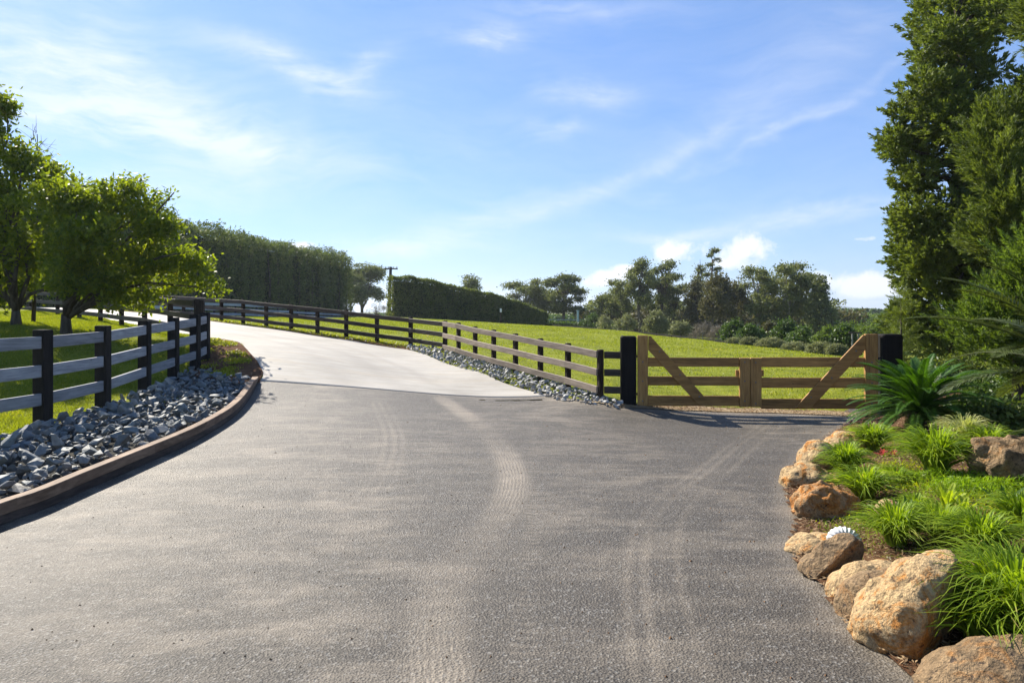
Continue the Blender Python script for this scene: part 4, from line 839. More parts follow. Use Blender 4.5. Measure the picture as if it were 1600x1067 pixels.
plume_tree('conifer', 'tall dark green conifer with billowing clumps, its left edge standing against the sky', 1500, 640, 21,
           [(1560, -60, 1, 90, 80, 2.2), (1545, 25, .3, 70, 60, 2), (1478, 70, 0, 42, 32, 1), (1498, 125, .2, 58, 48, 1.5), (1440, 150, 0, 40, 36, 1.2), (1428, 205, 0, 36, 40, 1.1), (1470, 235, -.4, 60, 66, 1.6), (1432, 270, .2, 38, 38, 1),
            (1540, 160, -.5, 90, 90, 2.4), (1448, 330, 0, 42, 46, 1.3), (1500, 330, -.7, 70, 90, 2), (1438, 390, .2, 32, 40, 1.1), (1480, 430, -.3, 66, 70, 1.8), (1442, 455, .3, 32, 44, 1.1), (1560, 400, -.4, 80, 120, 2.2), (1452, 515, .3, 40, 46, 1.3), (1530, 530, 0, 80, 60, 1.8), (1620, 250, 0, 90, 160, 2.5), (1408, 235, .1, 16, 24, .5), (1448, 88, 0, 18, 20, .5), (1412, 170, .1, 14, 18, .4)],
           60, .34, 10500, 26, .30, .17, (.15, .05), L_conif, B_dark, .35, lumps=6)
plume_tree('feathery_conifer', 'dark feathery conifer rising at the right edge in front of the billowing one', 1640, 650, 14.5,
           [(1640, 90, 0, 70, 90, 1.3), (1600, 200, .2, 62, 80, 1.1), (1640, 330, 0, 90, 100, 1.5), (1575, 330, .3, 40, 60, .9), (1600, 440, 0, 50, 50, 1.1), (1640, 520, 0, 80, 70, 1.2)],
           80, .22, 2600, 46, .45, .12, (.15, .022), L_conif, B_dark, .75, lumps=3)
plume_tree('feathery_conifer', 'low fresh green feathery conifer behind the palm fronds, spilling to the right edge', 1590, 640, 12.2,
           [(1595, 490, 0, 50, 60, .8), (1545, 520, .2, 40, 50, .6), (1640, 430, 0, 60, 80, .9), (1625, 560, -.1, 60, 50, .8)],
           430, .09, 800, 62, .45, .10, (.13, .018), L_conif2, B_dark, .7)
plume_tree('sapling_conifer', 'thin sparse young conifer between the right gate post and the big conifers', 1408, 620, 17.5,
           [(1409, 462, 0, 7, 18, .15), (1408, 495, 0, 13, 18, .25), (1410, 525, 0, 20, 20, .35), (1405, 555, 0, 22, 24, .4)],
           470, .03, 300, 30, .3, .07, (.09, .012), L_conif, B_dark, .5)
# shrubs filling the back of the garden bed
for i, (px, py, dd, w_, h_, lm, lb) in enumerate((
        (1440, 640, 16.5, 46, 70, L_dark, 'dark bushy shrub just right of the right gate post'),
        (1500, 640, 17.0, 52, 80, L_conif, 'dark shrub under the tall conifer behind the cycad'),
        (1560, 650, 14.0, 50, 62, L_dark, 'dark shrub behind the palm fronds at the right'),
        (1622, 660, 12.5, 60, 70, L_dark, 'dark shrub at the right edge behind the palm fronds'),
        (1520, 672, 12.2, 40, 46, L_dark, 'low dark shrub directly behind the pale tussock'),
        (1580, 690, 10.2, 46, 50, L_conif, 'low dark shrub behind the upright craggy boulder'),
        (1385, 600, 25, 26, 60, L_mid, 'light green shrub standing beyond the right gate post'))):
    ptree('shrub', lb, 'shrub', px, py, dd, [(px, py-h_*.55, 0, w_*.8, h_*.55), (px-w_*.4, py-h_*.4, .2, w_*.5, h_*.45), (px+w_*.45, py-h_*.45, -.1, w_*.5, h_*.5)], py-h_*.35, .05, 260, 22, .13, (.10, .045), lm, B_dark, limbs=True)
# ------------------------------------------------------------ hedges
def hedge(name, label, base_pts, top_pts, depths, thick, n, leaf, lm, sig, rough_top, core_in, cat='hedge', trunks=0, col_amp=.3, col_w=1.6, bulge=.3, cols=False):
    """base and top outlines in pixels at the same px values with depths"""
    pts = [P(px, by, dd) for (px, by), dd in zip(base_pts, depths)]; tz = [P(px, ty, dd)[2] for (px, ty), dd in zip(top_pts, depths)]
    L = np.array(pts); s = np.concatenate([[0], np.cumsum(np.hypot(*np.diff(L[:, :2], axis=0).T))]); T = s[-1]; o_ = tuple(L[0]); t_ = thing(name, o_, label, cat)
    def at(q): return np.stack([np.interp(q, s, L[:, k]) for k in range(3)]+[np.interp(q, s, tz)], 1)
    dr = L[-1]-L[0]; dr[2] = 0; dr /= np.linalg.norm(dr); nr = np.array([dr[1], -dr[0], 0]); nr = nr if nr[1] < 0 else -nr
    q = RNG.uniform(0, T, n); A_ = at(q); hgt = A_[:, 3]-A_[:, 2]; u = RNG.uniform(0, 1, n); face = RNG.uniform(0, 1, n)
    colz = np.array([mnoise.noise(Vector((a/col_w, b_*.12, 0))) for a, b_ in zip(q, u*hgt)]); fin = np.array([mnoise.noise(Vector((a/col_w*2.7, b_*1.1, 7))) for a, b_ in zip(q, u*hgt)])
    tn = np.array([mnoise.noise(Vector((a/col_w*1.3, 0, 9))) for a in q])*rough_top
    ftop = face > .80; fend = (face > .76) & ~ftop
    off = np.where(ftop, RNG.uniform(-.5, .5, n)*thick, thick*.5*(1-.25*bulge*u**4)+col_amp*(colz*1.1+fin*.7+(np.abs(np.sin(math.pi*q/(col_w*1.6)+1.5*np.interp(q, np.linspace(0, T, 60), RNG.normal(size=60))*.5))**.6*1.8-1.2 if cols else 0))); off = np.where((face < .12), -off, off)
    zz = A_[:, 2]+np.where(ftop, hgt+tn-.04*hgt*(2*off/thick)**2, (hgt+tn)*u)
    C = np.column_stack([A_[:, 0], A_[:, 1], zz]); C[:, :2] += nr[:2]*off[:, None]
    e = RNG.choice([0, T], n); E = at(e); Ce = np.column_stack([E[:, 0], E[:, 1], E[:, 2]+(E[:, 3]-E[:, 2])*u]); Ce[:, :2] += nr[:2]*(RNG.uniform(-.5, .5, n)*thick)[:, None]
    C = np.where(fend[:, None], Ce, C)+RNG.normal(size=(n, 3))*sig
    ax0 = np.tile(nr*.6+np.array([0, 0, .5]), (n, 1)); V, Fc = leaves(C-np.array(o_), leaf[0], leaf[1], ax0, None, .9); build('foliage', V, Fc, lm, t_)
    # solid dark core added inside the foliage to stop light showing through
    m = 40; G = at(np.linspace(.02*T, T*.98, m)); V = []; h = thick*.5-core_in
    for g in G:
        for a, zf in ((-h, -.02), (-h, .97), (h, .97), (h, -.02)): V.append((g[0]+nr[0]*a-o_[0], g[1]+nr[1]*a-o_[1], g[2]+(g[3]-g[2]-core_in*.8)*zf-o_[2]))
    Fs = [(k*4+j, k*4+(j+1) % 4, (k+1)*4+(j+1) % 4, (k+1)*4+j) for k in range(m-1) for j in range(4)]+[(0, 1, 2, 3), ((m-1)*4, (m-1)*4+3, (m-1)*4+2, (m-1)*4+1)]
    build('light_block_core', np.array(V), Fs, M_core, t_)
    for k in range(trunks):
        g = at(np.array([T*(k+.5)/trunks]))[0]; b_ = np.array(g[:3])+nr*(thick*.5-.1); m_ = MB(o_); m_.tube([b_-np.array([0, 0, .4]), b_+np.array([RNG.normal()*.1, 0, (g[3]-g[2])*.45]), b_-nr*.4+np.array([RNG.normal()*.2, 0, (g[3]-g[2])*.9])], [.16, .11, .05], 5); m_.out('trunk', B_pine, t_, True)
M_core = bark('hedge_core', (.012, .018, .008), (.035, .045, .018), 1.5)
hedge('conifer_shelterbelt', 'tall dark shelterbelt of close-set conifers behind the blue-grey fence at the left', [(-260, 490), (50, 491), (150, 493), (250, 493), (340, 494), (440, 494), (533, 496)], [(-260, 300), (50, 315), (150, 330), (250, 347), (340, 365), (440, 388), (533, 402)], [44, 49, 53, 59, 66, 80, 97], 3.2, 90000, (.34, .10), L_hedge, .18, 1.5, .75, trunks=22, col_amp=.6, col_w=1.5, cols=True)
hedge('clipped_hedge', 'long clipped green hedge tapering down to the right behind the paddock', [(610, 497), (660, 498), (705, 500), (765, 503.5), (805, 507), (848, 511)], [(610, 432), (660, 436), (705, 448), (765, 460), (805, 473), (848, 489)], [82, 82, 84, 87, 90, 93], 2.4, 42000, (.26, .11), L_hedge2, .10, .25, .5, col_amp=.2, col_w=1.8)
hedge('low_hedge', 'low dark hedge strip right of the long clipped hedge', [(848, 511), (905, 514), (960, 518)], [(848, 503), (905, 504.5), (960, 508)], [96, 92, 86], 1.2, 5000, (.25, .12), L_dark, .08, .15, .3, col_amp=.1)
# ------------------------------------------------------------ distant trees
def umbrella(px, base, top, hw, n=15, lay=.5):
    H_ = base-top; l = []
    for i in range(n):
        f = i/(n-1); z = top+6+H_*lay*f; w_ = hw*(.45+.55*math.sin(math.pi*min(1, .25+f*.75))); l.append((px+RNG.uniform(-.62, .62)*hw, z, RNG.normal()*1.5, w_*.30, 2.4+H_*.022))
    return l+[(px+RNG.uniform(-.5, .5)*hw, top+H_*RNG.uniform(.45, .75), RNG.normal(), hw*.3, 4+H_*.03) for _ in range(3)]
def conical(px, base, top, hw, n=7, bare=.1):
    H_ = base-top; return [(px+RNG.normal()*hw*.08, top+H_*(1-bare)*((i+.35)/n), 0, hw*((i+.5)/n)**.8, H_/n*.42) for i in range(n)]
def round_(px, base, top, hw, n=14, bare=.25):
    H_ = (base-top)*(1-bare); return [(px+RNG.uniform(-.62, .62)*hw, top+H_*(.2+.6*RNG.uniform()), RNG.normal()*1.2, hw*.28, H_*.13) for i in range(n)]+[(px, top+H_*.3, 0, hw*.5, H_*.3)]
def sparse(px, base, top, hw, n=11):
    H_ = base-top; return [(px+(-1)**i*hw*(.2+.5*(i+1)/n), top+H_*.62*(i+.3)/n, RNG.normal()*.4, hw*.38, 2.6) for i in range(n)]+[(px, top+4, 0, hw*.2, 5)]
TL = [
 # px, base, top, hw, depth, kind, density(leafclusters), material, bark, trunk radius, label
 (566, 500, 416, 46, 125, round_, 420, L_pine, B_pine, .4, 'grey-green tree between the dark shelterbelt and the power pole'),
 (548, 500, 428, 30, 120, round_, 220, L_pine, B_pine, .3, 'smaller grey-green tree touching the end of the dark shelterbelt'),
 (733, 500, 432, 22, 135, round_, 120, L_pine, B_pine, .3, 'tree crown peeping over the long clipped hedge'),
 (822, 510, 440, 50, 122, umbrella, 300, L_pine, B_pale, .35, 'broad spreading tree right behind the low end of the clipped hedge'),
 (880, 512, 434, 46, 118, umbrella, 420, L_pine, B_pine, .4, 'dense round-headed pine with an uneven top, left of the cloud gap'),
 (850, 512, 455, 34, 126, round_, 200, L_pine, B_pine, .3, 'darker tree filled in between the two broad trees left of the pale pillar'),
 (950, 512, 462, 26, 112, round_, 120, L_pine, B_pine, .3, 'small loose tree at the left foot of the tall pines'),
 (972, 516, 440, 30, 108, umbrella, 170, L_pine, B_pine, .3, 'shorter pine leaning against the left side of the tallest pine group'),
 (1000, 518, 409, 30, 104, umbrella, 190, L_pine, B_pine, .32, 'left tall pine with a flat top and a straight bare trunk'),
 (1033, 519, 414, 30, 106, umbrella, 200, L_pine, B_pine, .32, 'tall pine with layered top just right of the tallest flat-topped pine'),
 (1052, 520, 442, 26, 110, umbrella, 130, L_pine, B_dark, .28, 'shorter dark pine at the right side of the tall pine pair'),
 (1092, 522, 405, 20, 112, conical, 130, L_pine, B_dark, .28, 'narrow layered conifer with a pointed top left of the tallest spire'),
 (1114, 522, 394, 16, 108, sparse, 60, L_pine, B_pine, .25, 'thin sparse conifer spire, the highest tree top in the middle distance'),
 (1086, 526, 436, 32, 98, conical, 190, L_pineb, B_dark, .3, 'brown-green drooping conifer under the pointed spires'),
 (1124, 530, 432, 34, 92, round_, 300, L_pineb, B_dark, .3, 'olive brown bushy tree right below the highest spire'),
 (1152, 530, 440, 20, 96, round_, 120, L_pineb, B_pale, .25, 'narrow brownish tree left of the flat-topped pale-trunked pines'),
 (1184, 530, 421, 32, 90, umbrella, 170, L_pine, B_pale, .38, 'flat-topped pine with a thick pale trunk, leftmost of the pale-trunked ones'),
 (1206, 530, 432, 26, 94, umbrella, 110, L_pine, B_pale, .26, 'slender pale-trunked pine between the two flat-topped ones'),
 (1234, 532, 414, 38, 88, umbrella, 210, L_pine, B_pale, .34, 'tallest pale-trunked pine with a wide flat crown'),
 (1258, 532, 432, 26, 90, umbrella, 120, L_pine, B_pale, .26, 'forked pale-trunked pine leaning towards the dark conical tree'),
 (1283, 533, 437, 27, 84, conical, 300, L_pine, B_dark, .35, 'dense dark cone-shaped conifer at the right end of the pine group'),
]
for px, by, ty, hw, dd, kd, nc, lm, bk, tr, lb in TL:
    ty -= 5; bl = kd(px, by, ty, hw); tp = ty+(by-ty)*(.12 if kd in (conical, sparse) else .3)
    tr *= .7; nm = {umbrella: 'pine_tree', conical: 'conifer', sparse: 'conifer', round_: 'broadleaf_tree'}[kd]
    ptree(nm, lb, 'tree', px, by, dd, bl, tp, tr, int(nc*2.3), 16, .38 if kd is not sparse else .2, (.36, .17), lm, bk, limbs=True, fork=.35 if kd is umbrella else .2, group='trees beyond the paddock', flat=.6)
SH = [
 (588, 496, 470, 26, 100, L_bare, 'leafless pinkish-brown shrub beside the power pole', 40),
 (925, 512, 486, 16, 90, L_dark, 'dark bush right of the pale pillar', 80),
 (945, 516, 492, 18, 84, L_olive, 'small grey-green bush left of the dark pine trunks', 80),
 (978, 519, 490, 20, 78, L_olive, 'grey-green bush below the left tall pine', 110),
 (1026, 524, 486, 24, 68, L_olive, 'largest pale olive bush below the tall pine pair', 220),
 (1064, 526, 499, 18, 64, L_olive, 'pale olive bush right of the largest one', 120),
 (1098, 530, 500, 22, 60, L_bare, 'bare pinkish twiggy bush at the paddock edge', 55),
 (1122, 533, 508, 18, 56, L_bare, 'lower bare twiggy bush beside the dark conifer bushes', 45),
 (1146, 537, 500, 20, 52, L_dark, 'dark green conifer bush, leftmost of the row below the pines', 200),
 (1172, 540, 508, 22, 50, L_dark, 'lower dark green conifer bush behind the clipped round bushes', 180),
 (1200, 536, 500, 11, 54, L_pineb, 'small rusty brown bush among the dark conifer bushes', 60),
 (1228, 542, 499, 20, 50, L_dark, 'upright dark green conifer bush below the tallest pale-trunked pine', 220),
 (1252, 545, 512, 24, 48, L_dark, 'spreading dark bush right of the upright conifer bush', 180),
 (1292, 548, 512, 22, 46, L_mid, 'mid-green bush left of the trellis, lighter than its neighbours', 170),
 (1318, 549, 506, 20, 45, L_dark, 'dark conifer bush immediately left of the trellis', 200),
 (1368, 552, 506, 30, 46, L_mid, 'loose light green bush between the trellis and the right gate post', 200),
 (1345, 550, 522, 18, 50, L_olive, 'low pale bush behind the trellis', 90),
]
for px, by, ty, hw, dd, lm, lb, nc in SH:
    h_ = by-ty; bl = [(px, by-h_*.5, 0, hw*.75, h_*.48), (px-hw*.45, by-h_*.38, .3, hw*.5, h_*.36), (px+hw*.45, by-h_*.42, -.2, hw*.5, h_*.38), (px+hw*.1, by-h_*.72, 0, hw*.4, h_*.28)]
    ptree('bush', lb, 'bush', px, by+3, dd, bl, by-h_*.3, .06, nc, 18, .16, (.22, .09) if lm is not L_bare else (.55, .03), lm, B_dark if lm is not L_bare else B_pale, limbs=3 if lm is L_bare else True, group='bushes beyond the paddock')
for px, by, ty, hw, dd, lb in ((1148, 541, 530, 12, 40.5, 'smallest clipped round bush, leftmost of the row along the paddock edge'), (1172, 543, 528.5, 14, 38.5, 'second clipped round bush from the left along the paddock edge'), (1204, 547, 530, 20, 36.5, 'broad clipped round bush, third from the left along the paddock edge'),
                           (1244, 553, 537, 20, 33.5, 'clipped round bush in the middle right of the paddock edge row'), (1284, 557, 537, 20, 31, 'large clipped round bush left of the gate brace, second from the right in its row'), (1308, 559, 541, 14, 30, 'clipped round bush at the right end of the paddock edge row')):
    h_ = by-ty; ptree('round_bush', lb, 'bush', px, by, dd, [(px, by-h_*.5, 0, hw*1.12, h_*.62)], by-h_*.3, .04, 420, 16, .05, (.10, .035), L_olive, B_dark, group='clipped round bushes along the paddock', shell=.15)
# rows of orchard trees on the slope behind, far wood and hills
for i, (px, by, ty, hw, dd, lm, lb) in enumerate((
        (1325, 528, 502, 22, 95, L_mid, 'yellow-green orchard tree on the slope right of the dark cone-shaped conifer'), (1362, 530, 506, 26, 90, L_mid, 'broad yellow-green orchard tree above the right gate post'), (1338, 520, 497, 14, 120, L_dark, 'dark tree on the slope behind the orchard'), (1372, 515, 496, 18, 130, L_mid, 'pale green tree farther up the slope'),
        (1400, 522, 500, 22, 105, L_mid, 'light green tree on the slope beside the big conifer'), (1306, 512, 494, 14, 125, L_dark, 'dark tree at the foot of the cone-shaped conifer'), (1392, 540, 515, 24, 70, L_mid, 'near orchard tree just left of the big conifer'), (1345, 508, 492, 22, 150, L_dark, 'dark far tree in the middle of the slope'))):
    h_ = by-ty; ptree('orchard_tree', lb, 'tree', px, by, dd, [(px, by-h_*.55, 0, hw*.7, h_*.42), (px-hw*.5, by-h_*.45, .5, hw*.5, h_*.35), (px+hw*.5, by-h_*.45, -.5, hw*.5, h_*.38)], by-h_*.3, .12, 150, 16, .3, (.32, .16), lm, B_dark, group='orchard trees on the far slope')
def wood_mass(name, label, px0, px1, dd, y0, y1, n, leaf, lm, sig=.8, hseed=0):
    k = dd/F; x = RNG.uniform(px0, px1, n); w_ = np.array([mnoise.noise(Vector((a*.028, hseed, 0)))*.5+mnoise.noise(Vector((a*.11, hseed, 4)))*.5 for a in x]); top = y1-(w_+.35)*(y0-y1)*.55; y = RNG.uniform(0, 1, n)**.7
    py = y0+(top-y0)*y; d2 = dd+RNG.uniform(-1, 1, n)*dd*.05
    C = np.column_stack([(x-800)*k, d2, EYE-(py-HZ)*k]); V, Fc = leaves(C, leaf[0], leaf[1]); return tag(build(name, V, Fc, lm), label, 'woodland', kind='stuff')
wood_mass('far_wood', 'distant dark wood along the skyline at the right', 1270, 1480, 300, 498, 487, 9000, (1.6, .9), L_dark, 1, 3)
wood_mass('far_wood', 'distant dark wood behind the long hedge and pines', 520, 1330, 210, 512, 495, 26000, (1.3, .7), L_dark, 1, 8)
wood_mass('backing_wood', 'mixed grey-green wood closing the gaps behind the pine trunks', 915, 1300, 140, 520, 478, 17000, (.7, .35), L_pine, 1, 20)
wood_mass('scrub', 'mixed green scrub under the pines beyond the paddock', 905, 1330, 118, 526, 492, 18000, (.7, .35), L_pineb, 1, 12)
wood_mass('orchard_mass', 'patchwork of green orchard on the far slope at the right', 1290, 1520, 170, 520, 496, 12000, (.9, .5), L_mid, 1, 15)
# hills on the horizon
hx = np.linspace(-600, 5200, 120); V = []
for i, a in enumerate(hx):
    h_ = 6+18*max(0, mnoise.noise(Vector((a*.0022, 2, 0)))+.25)+26*math.exp(-((a-2050)/180)**2)
    for k, (dy, f) in enumerate(((0, -.6), (250, .55), (500, 1), (900, .6), (1300, -.5))): V.append((a, 3900+dy, EYE-2+h_*f))
ho = build('hills', np.array(V), grid_faces(120, 5)[:, ::-1].copy(), m_water, None, True); tag(ho, kind='structure')
# ------------------------------------------------------------ boulders
from mathutils import noise as N_
def boulder(label, poly, dd, dy, mat, seed, dents=(), rough=.05, ridge=0.0, zb=None, cuts=()):
    """outline in pixels (front view) given a real depth: the rock is a rounded body that fills it"""
    k = (dd+dy*.45)/F; pl = np.array([((px-800)*k, EYE-(py-HZ)*k) for px, py in poly])
    c = (pl.max(0)+pl.min(0))/2
    ang = np.arctan2(pl[:, 1]-c[1], pl[:, 0]-c[0]); rad = np.hypot(pl[:, 0]-c[0], pl[:, 1]-c[1]); o_ = np.argsort(ang); ang, rad = ang[o_], rad[o_]
    ang = np.concatenate([ang-2*np.pi, ang, ang+2*np.pi]); rad = np.tile(rad, 3)
    bm = bmesh.new(); bmesh.ops.create_icosphere(bm, subdivisions=5, radius=1); cy = dd+dy*.45
    for v in bm.verts:
        p = v.co; a = math.atan2(p.z, p.x); rr = float(np.interp(a, ang, rad)); q_ = math.hypot(p.x, p.z)
        f = 1-(1-min(1, q_))**1.0; s_ = q_**.80
        x, z = math.cos(a)*rr*s_, math.sin(a)*rr*s_; y = p.y*dy*(1 if p.y < 0 else 1.1)
        nv = Vector((x, y, z)); n1 = N_.noise(nv*3.1+Vector((seed*7.3, 0, 0))); n2 = N_.noise(nv*8+Vector((seed*3.1, 5, 0))); n3 = N_.noise(nv*22+Vector((seed, 9, 0)))
        rd = 1+n1*rough*2.6+n2*rough*1.5+n3*rough*.6-(ridge+.05)*abs(N_.noise(nv*4+Vector((0, seed, 0))))*1.6
        v.co = Vector((x*rd, y*rd*(1-.25*max(0, z/max(.01, rr))), z*rd))
        for (nx, ny, nz, dist) in cuts:
            nn = Vector((nx, ny, nz)).normalized(); e = v.co.dot(nn)-dist
            if e > 0: v.co -= nn*e*.88
        w_ = v.co; v.co = w_*(1+.045*N_.noise(w_*7+Vector((seed, 0, 3)))+.03*N_.noise(w_*19+Vector((0, seed, 1)))+.012*N_.noise(w_*45))
    me = bpy.data.meshes.new('boulder'); bm.to_mesh(me); bm.free(); me.materials.append(mat); me.polygons.foreach_set('use_smooth', np.ones(len(me.polygons), bool))
    o = bpy.data.objects.new('boulder', me); COL.objects.link(o); o.location = (c[0], cy, c[1]); tag(o, label, 'boulder', 'boulders edging the garden bed'); return o
boulder('largest boulder at the lower right, pale cream with rusty orange stains', [(1342, 1002), (1362, 950), (1390, 900), (1415, 878), (1455, 866), (1500, 870), (1530, 895), (1548, 940), (1540, 1000), (1500, 1050), (1430, 1050), (1385, 1030)], 4.15, .34, M_bA, 1, rough=.045, cuts=((.62, -.76, -.18, .085), (-.6, -.7, .0, .30), (.9, 0, .35, .30)))
boulder('brown rounded boulder leaning against the left foot of the largest one', [(1310, 968), (1316, 935), (1340, 905), (1375, 892), (1405, 893), (1415, 930), (1395, 975), (1350, 985)], 4.62, .20, M_bC, 2, rough=.04, cuts=((.25, -1, -.15, .10), (-.9, -.3, .3, .16)))
boulder('smooth tan boulder tucked behind the brown rounded one', [(1289, 935), (1296, 912), (1320, 897), (1365, 880), (1400, 878), (1415, 900), (1390, 930), (1340, 948), (1305, 948)], 4.98, .20, M_bA, 3, rough=.035)
boulder('dark brown wedge-shaped boulder in front of the white shell', [(1246, 890), (1270, 872), (1300, 845), (1325, 836), (1350, 850), (1358, 880), (1330, 905), (1290, 918), (1262, 905)], 5.35, .22, M_bC, 4, rough=.05, cuts=((.4, -.85, -.35, .05), (-.5, -.5, .6, .11)))
boulder('flat pitted boulder just left of the white shell', [(1228, 858), (1245, 842), (1275, 836), (1305, 838), (1318, 850), (1300, 868), (1265, 866), (1240, 864)], 5.95, .2, M_bA, 5, rough=.08)
boulder('craggy orange-brown boulder between the tussocks and the asphalt', [(1233, 790), (1238, 768), (1262, 757), (1290, 756), (1320, 770), (1338, 800), (1325, 818), (1285, 822), (1248, 810)], 6.95, .30, M_bB, 6, rough=.11, ridge=.12, cuts=((.3, -.9, .2, .28),))
boulder('long low pitted boulder at the widest point of the asphalt', [(1219, 752), (1225, 736), (1245, 729), (1280, 729), (1300, 745), (1290, 762), (1245, 765), (1224, 763)], 8.2, .28, M_bA, 7, rough=.09)
boulder('pale leaning boulder behind the long low one', [(1248, 725), (1258, 702), (1275, 686), (1292, 690), (1300, 712), (1292, 732), (1260, 732)], 8.9, .22, M_bA, 8, rough=.05)
boulder('pale rounded boulder at the far end of the garden edge', [(1286, 700), (1300, 682), (1325, 675), (1345, 680), (1350, 695), (1330, 705), (1300, 706)], 9.7, .25, M_bA, 9, rough=.04)
boulder('big upright craggy boulder at the right edge below the palm', [(1524, 745), (1527, 710), (1535, 690), (1560, 681), (1590, 682), (1620, 700), (1630, 740), (1600, 762), (1550, 760)], 7.1, .32, M_bC, 10, rough=.10, ridge=.08, cuts=((.5, -.8, 0, .24),))
boulder('smooth grey-brown boulder in the bottom right corner', [(1440, 1075), (1470, 1045), (1520, 1020), (1580, 1006), (1640, 1005), (1680, 1040), (1670, 1100), (1560, 1130), (1470, 1110)], 3.55, .28, M_bC, 11, rough=.025)
boulder('small sunlit tan boulder among the tussocks', [(1366, 803), (1376, 787), (1392, 780), (1406, 788), (1410, 805), (1390, 812)], 6.5, .12, M_bA, 12, rough=.04)
boulder('small flat pale stone lying in the mulch under the strap leaves', [(1524, 836), (1530, 824), (1548, 818), (1566, 828), (1564, 840)], 5.9, .1, M_bA, 13, rough=.04)
# white scallop shell
cx, cy, cz = P(1318, 842, 5.9); m_ = MB(); V = []; nu, nv = 155, 12
for i in range(nu):
    a = math.pi*(i/(nu-1)); rb = 1+.02*math.cos(i/(nu-1)*2*math.pi*11)
    for j in range(nv):
        s = (j+.4)/(nv-.6); r = .145*s; V.append((math.cos(a)*r*rb, -.05*math.sin(math.pi*s*.5)*0-.075*math.sin(s*math.pi*.85)-.006*s*math.cos(i/(nu-1)*2*math.pi*11), math.sin(a)*r*rb*.92))
sh = build('scallop_shell', np.array(V), grid_faces(nu, nv), m_shell, None, True, loc=(cx, cy, cz-.035)); sh.rotation_euler = (R(-28), 0, R(-12)); md = sh.modifiers.new('thickness', 'SOLIDIFY'); md.thickness = .008
tag(sh, 'large white ribbed scallop shell lying between the boulders and the tussocks', 'shell')
# ------------------------------------------------------------ tussocks and garden plants
def tussock(name, label, px, py, dd, hgt, spread, n, wd, mat, group='green tussock grasses in the garden bed', arch=1.0, seg=6, lean=(0, 0), zoff=0.0, cat='tussock grass'):
    x, y, _ = P(px, py, dd); z = hg1(x, y)+zoff; t_ = thing(name, (x, y, z), label, cat, group); n = int(n*1.3); hgt *= 1.05
    n = int(n*.75); wd = wd*1.2
    a = RNG.uniform(0, 2*np.pi, n); r0 = RNG.uniform(0, .07*spread/.4, n); out = RNG.uniform(.05, 1, n)**.7*spread; h = hgt*RNG.uniform(.65, 1.12, n)*(1-.35*(out/spread)**2); tw = RNG.normal(size=n)*.35
    s = np.linspace(0, 1, seg+1)[None, :]
    rr = r0[:, None]+out[:, None]*(s**1.5); zz = h[:, None]*(np.sin(s*(math.pi*.5+.75*arch*(out/spread)[:, None]*RNG.uniform(.3, 1.1, (n, 1))))); zz = np.maximum(zz, .01)
    ang = a[:, None]+tw[:, None]*s; cx_ = rr*np.cos(ang)+lean[0]*s**2; cy_ = rr*np.sin(ang)+lean[1]*s**2
    w_ = wd*1.35*RNG.uniform(.6, 1.3, (n, 1))*(1-s**2.2)*.5+.0004; px_, py_ = -np.sin(ang), np.cos(ang); fl = RNG.normal(size=(n, 1))*.4
    L = np.stack([cx_+px_*w_, cy_+py_*w_, zz+w_*fl], -1); Rr = np.stack([cx_-px_*w_, cy_-py_*w_, zz-w_*fl], -1)
    V = np.stack([L, Rr], 2).reshape(n, -1, 3); k = (seg+1)*2; base = (np.arange(n)*k)[:, None, None]; q_ = np.array([[2*i, 2*i+1, 2*i+3, 2*i+2] for i in range(seg)])[None]
    build('blades', V.reshape(-1, 3), (base+q_).reshape(-1, 4), mat, t_); return t_
TU = [
 (1364, 697, 9.6, .36, .48, 520, .012, L_loman, 'bright tussock directly under the left cycad fronds'),
 (1322, 742, 8.2, .42, .42, 480, .011, L_loman, 'tussock growing behind the long low boulder at the asphalt edge'),
 (1352, 785, 7.2, .34, .46, 460, .010, L_loman, 'tussock just behind the craggy orange-brown boulder'),
 (1462, 755, 7.7, .52, .58, 760, .011, L_loman, 'large spiky tussock in the middle of the bed below the cycad'),
 (1508, 700, 9.2, .42, .46, 420, .010, L_pale, 'pale straw-coloured tussock right of the cycad trunk'),
 (1546, 712, 8.8, .34, .42, 320, .010, L_loman, 'tussock behind the big upright craggy boulder'),
 (1400, 868, 5.75, .34, .42, 620, .008, L_loman, 'bright tussock beside the white shell'),
 (1470, 862, 5.7, .27, .40, 560, .008, L_loman, 'tussock behind the largest boulder, right of the shell tussock'),
 (1535, 885, 5.3, .30, .42, 560, .008, L_loman, 'tussock in the middle right, between the fern and the nearest tussock'),
 (1590, 1000, 4.15, .50, .66, 1000, .0085, L_loman, 'nearest big tussock arching over the right side of the largest boulder'),
 (1598, 860, 5.8, .30, .38, 380, .008, L_loman, 'tussock at the right edge above the nearest big one'),
 (1400, 775, 7.6, .16, .36, 320, .009, L_loman, 'sparse low tussock in the mulch left of the yellow fern'),
 (1432, 812, 6.6, .14, .24, 200, .008, L_loman, 'small tussock above the shell tussock'),
 (1330, 712, 9.2, .16, .25, 160, .010, L_loman, 'small tussock at the back of the pale leaning boulder'),
]
for px, py, dd, h_, sp, n, wd, mt, lb in TU: tussock('tussock', lb, px, py, dd, h_, sp, n, wd, mt, arch=1.1)
# extra small self-sown grasses hanging over the boulders
tussock('tussock', 'small tussock in the hollow right of the largest boulder', 1530, 1010, 4.15, .34, .42, 420, .008, L_loman)
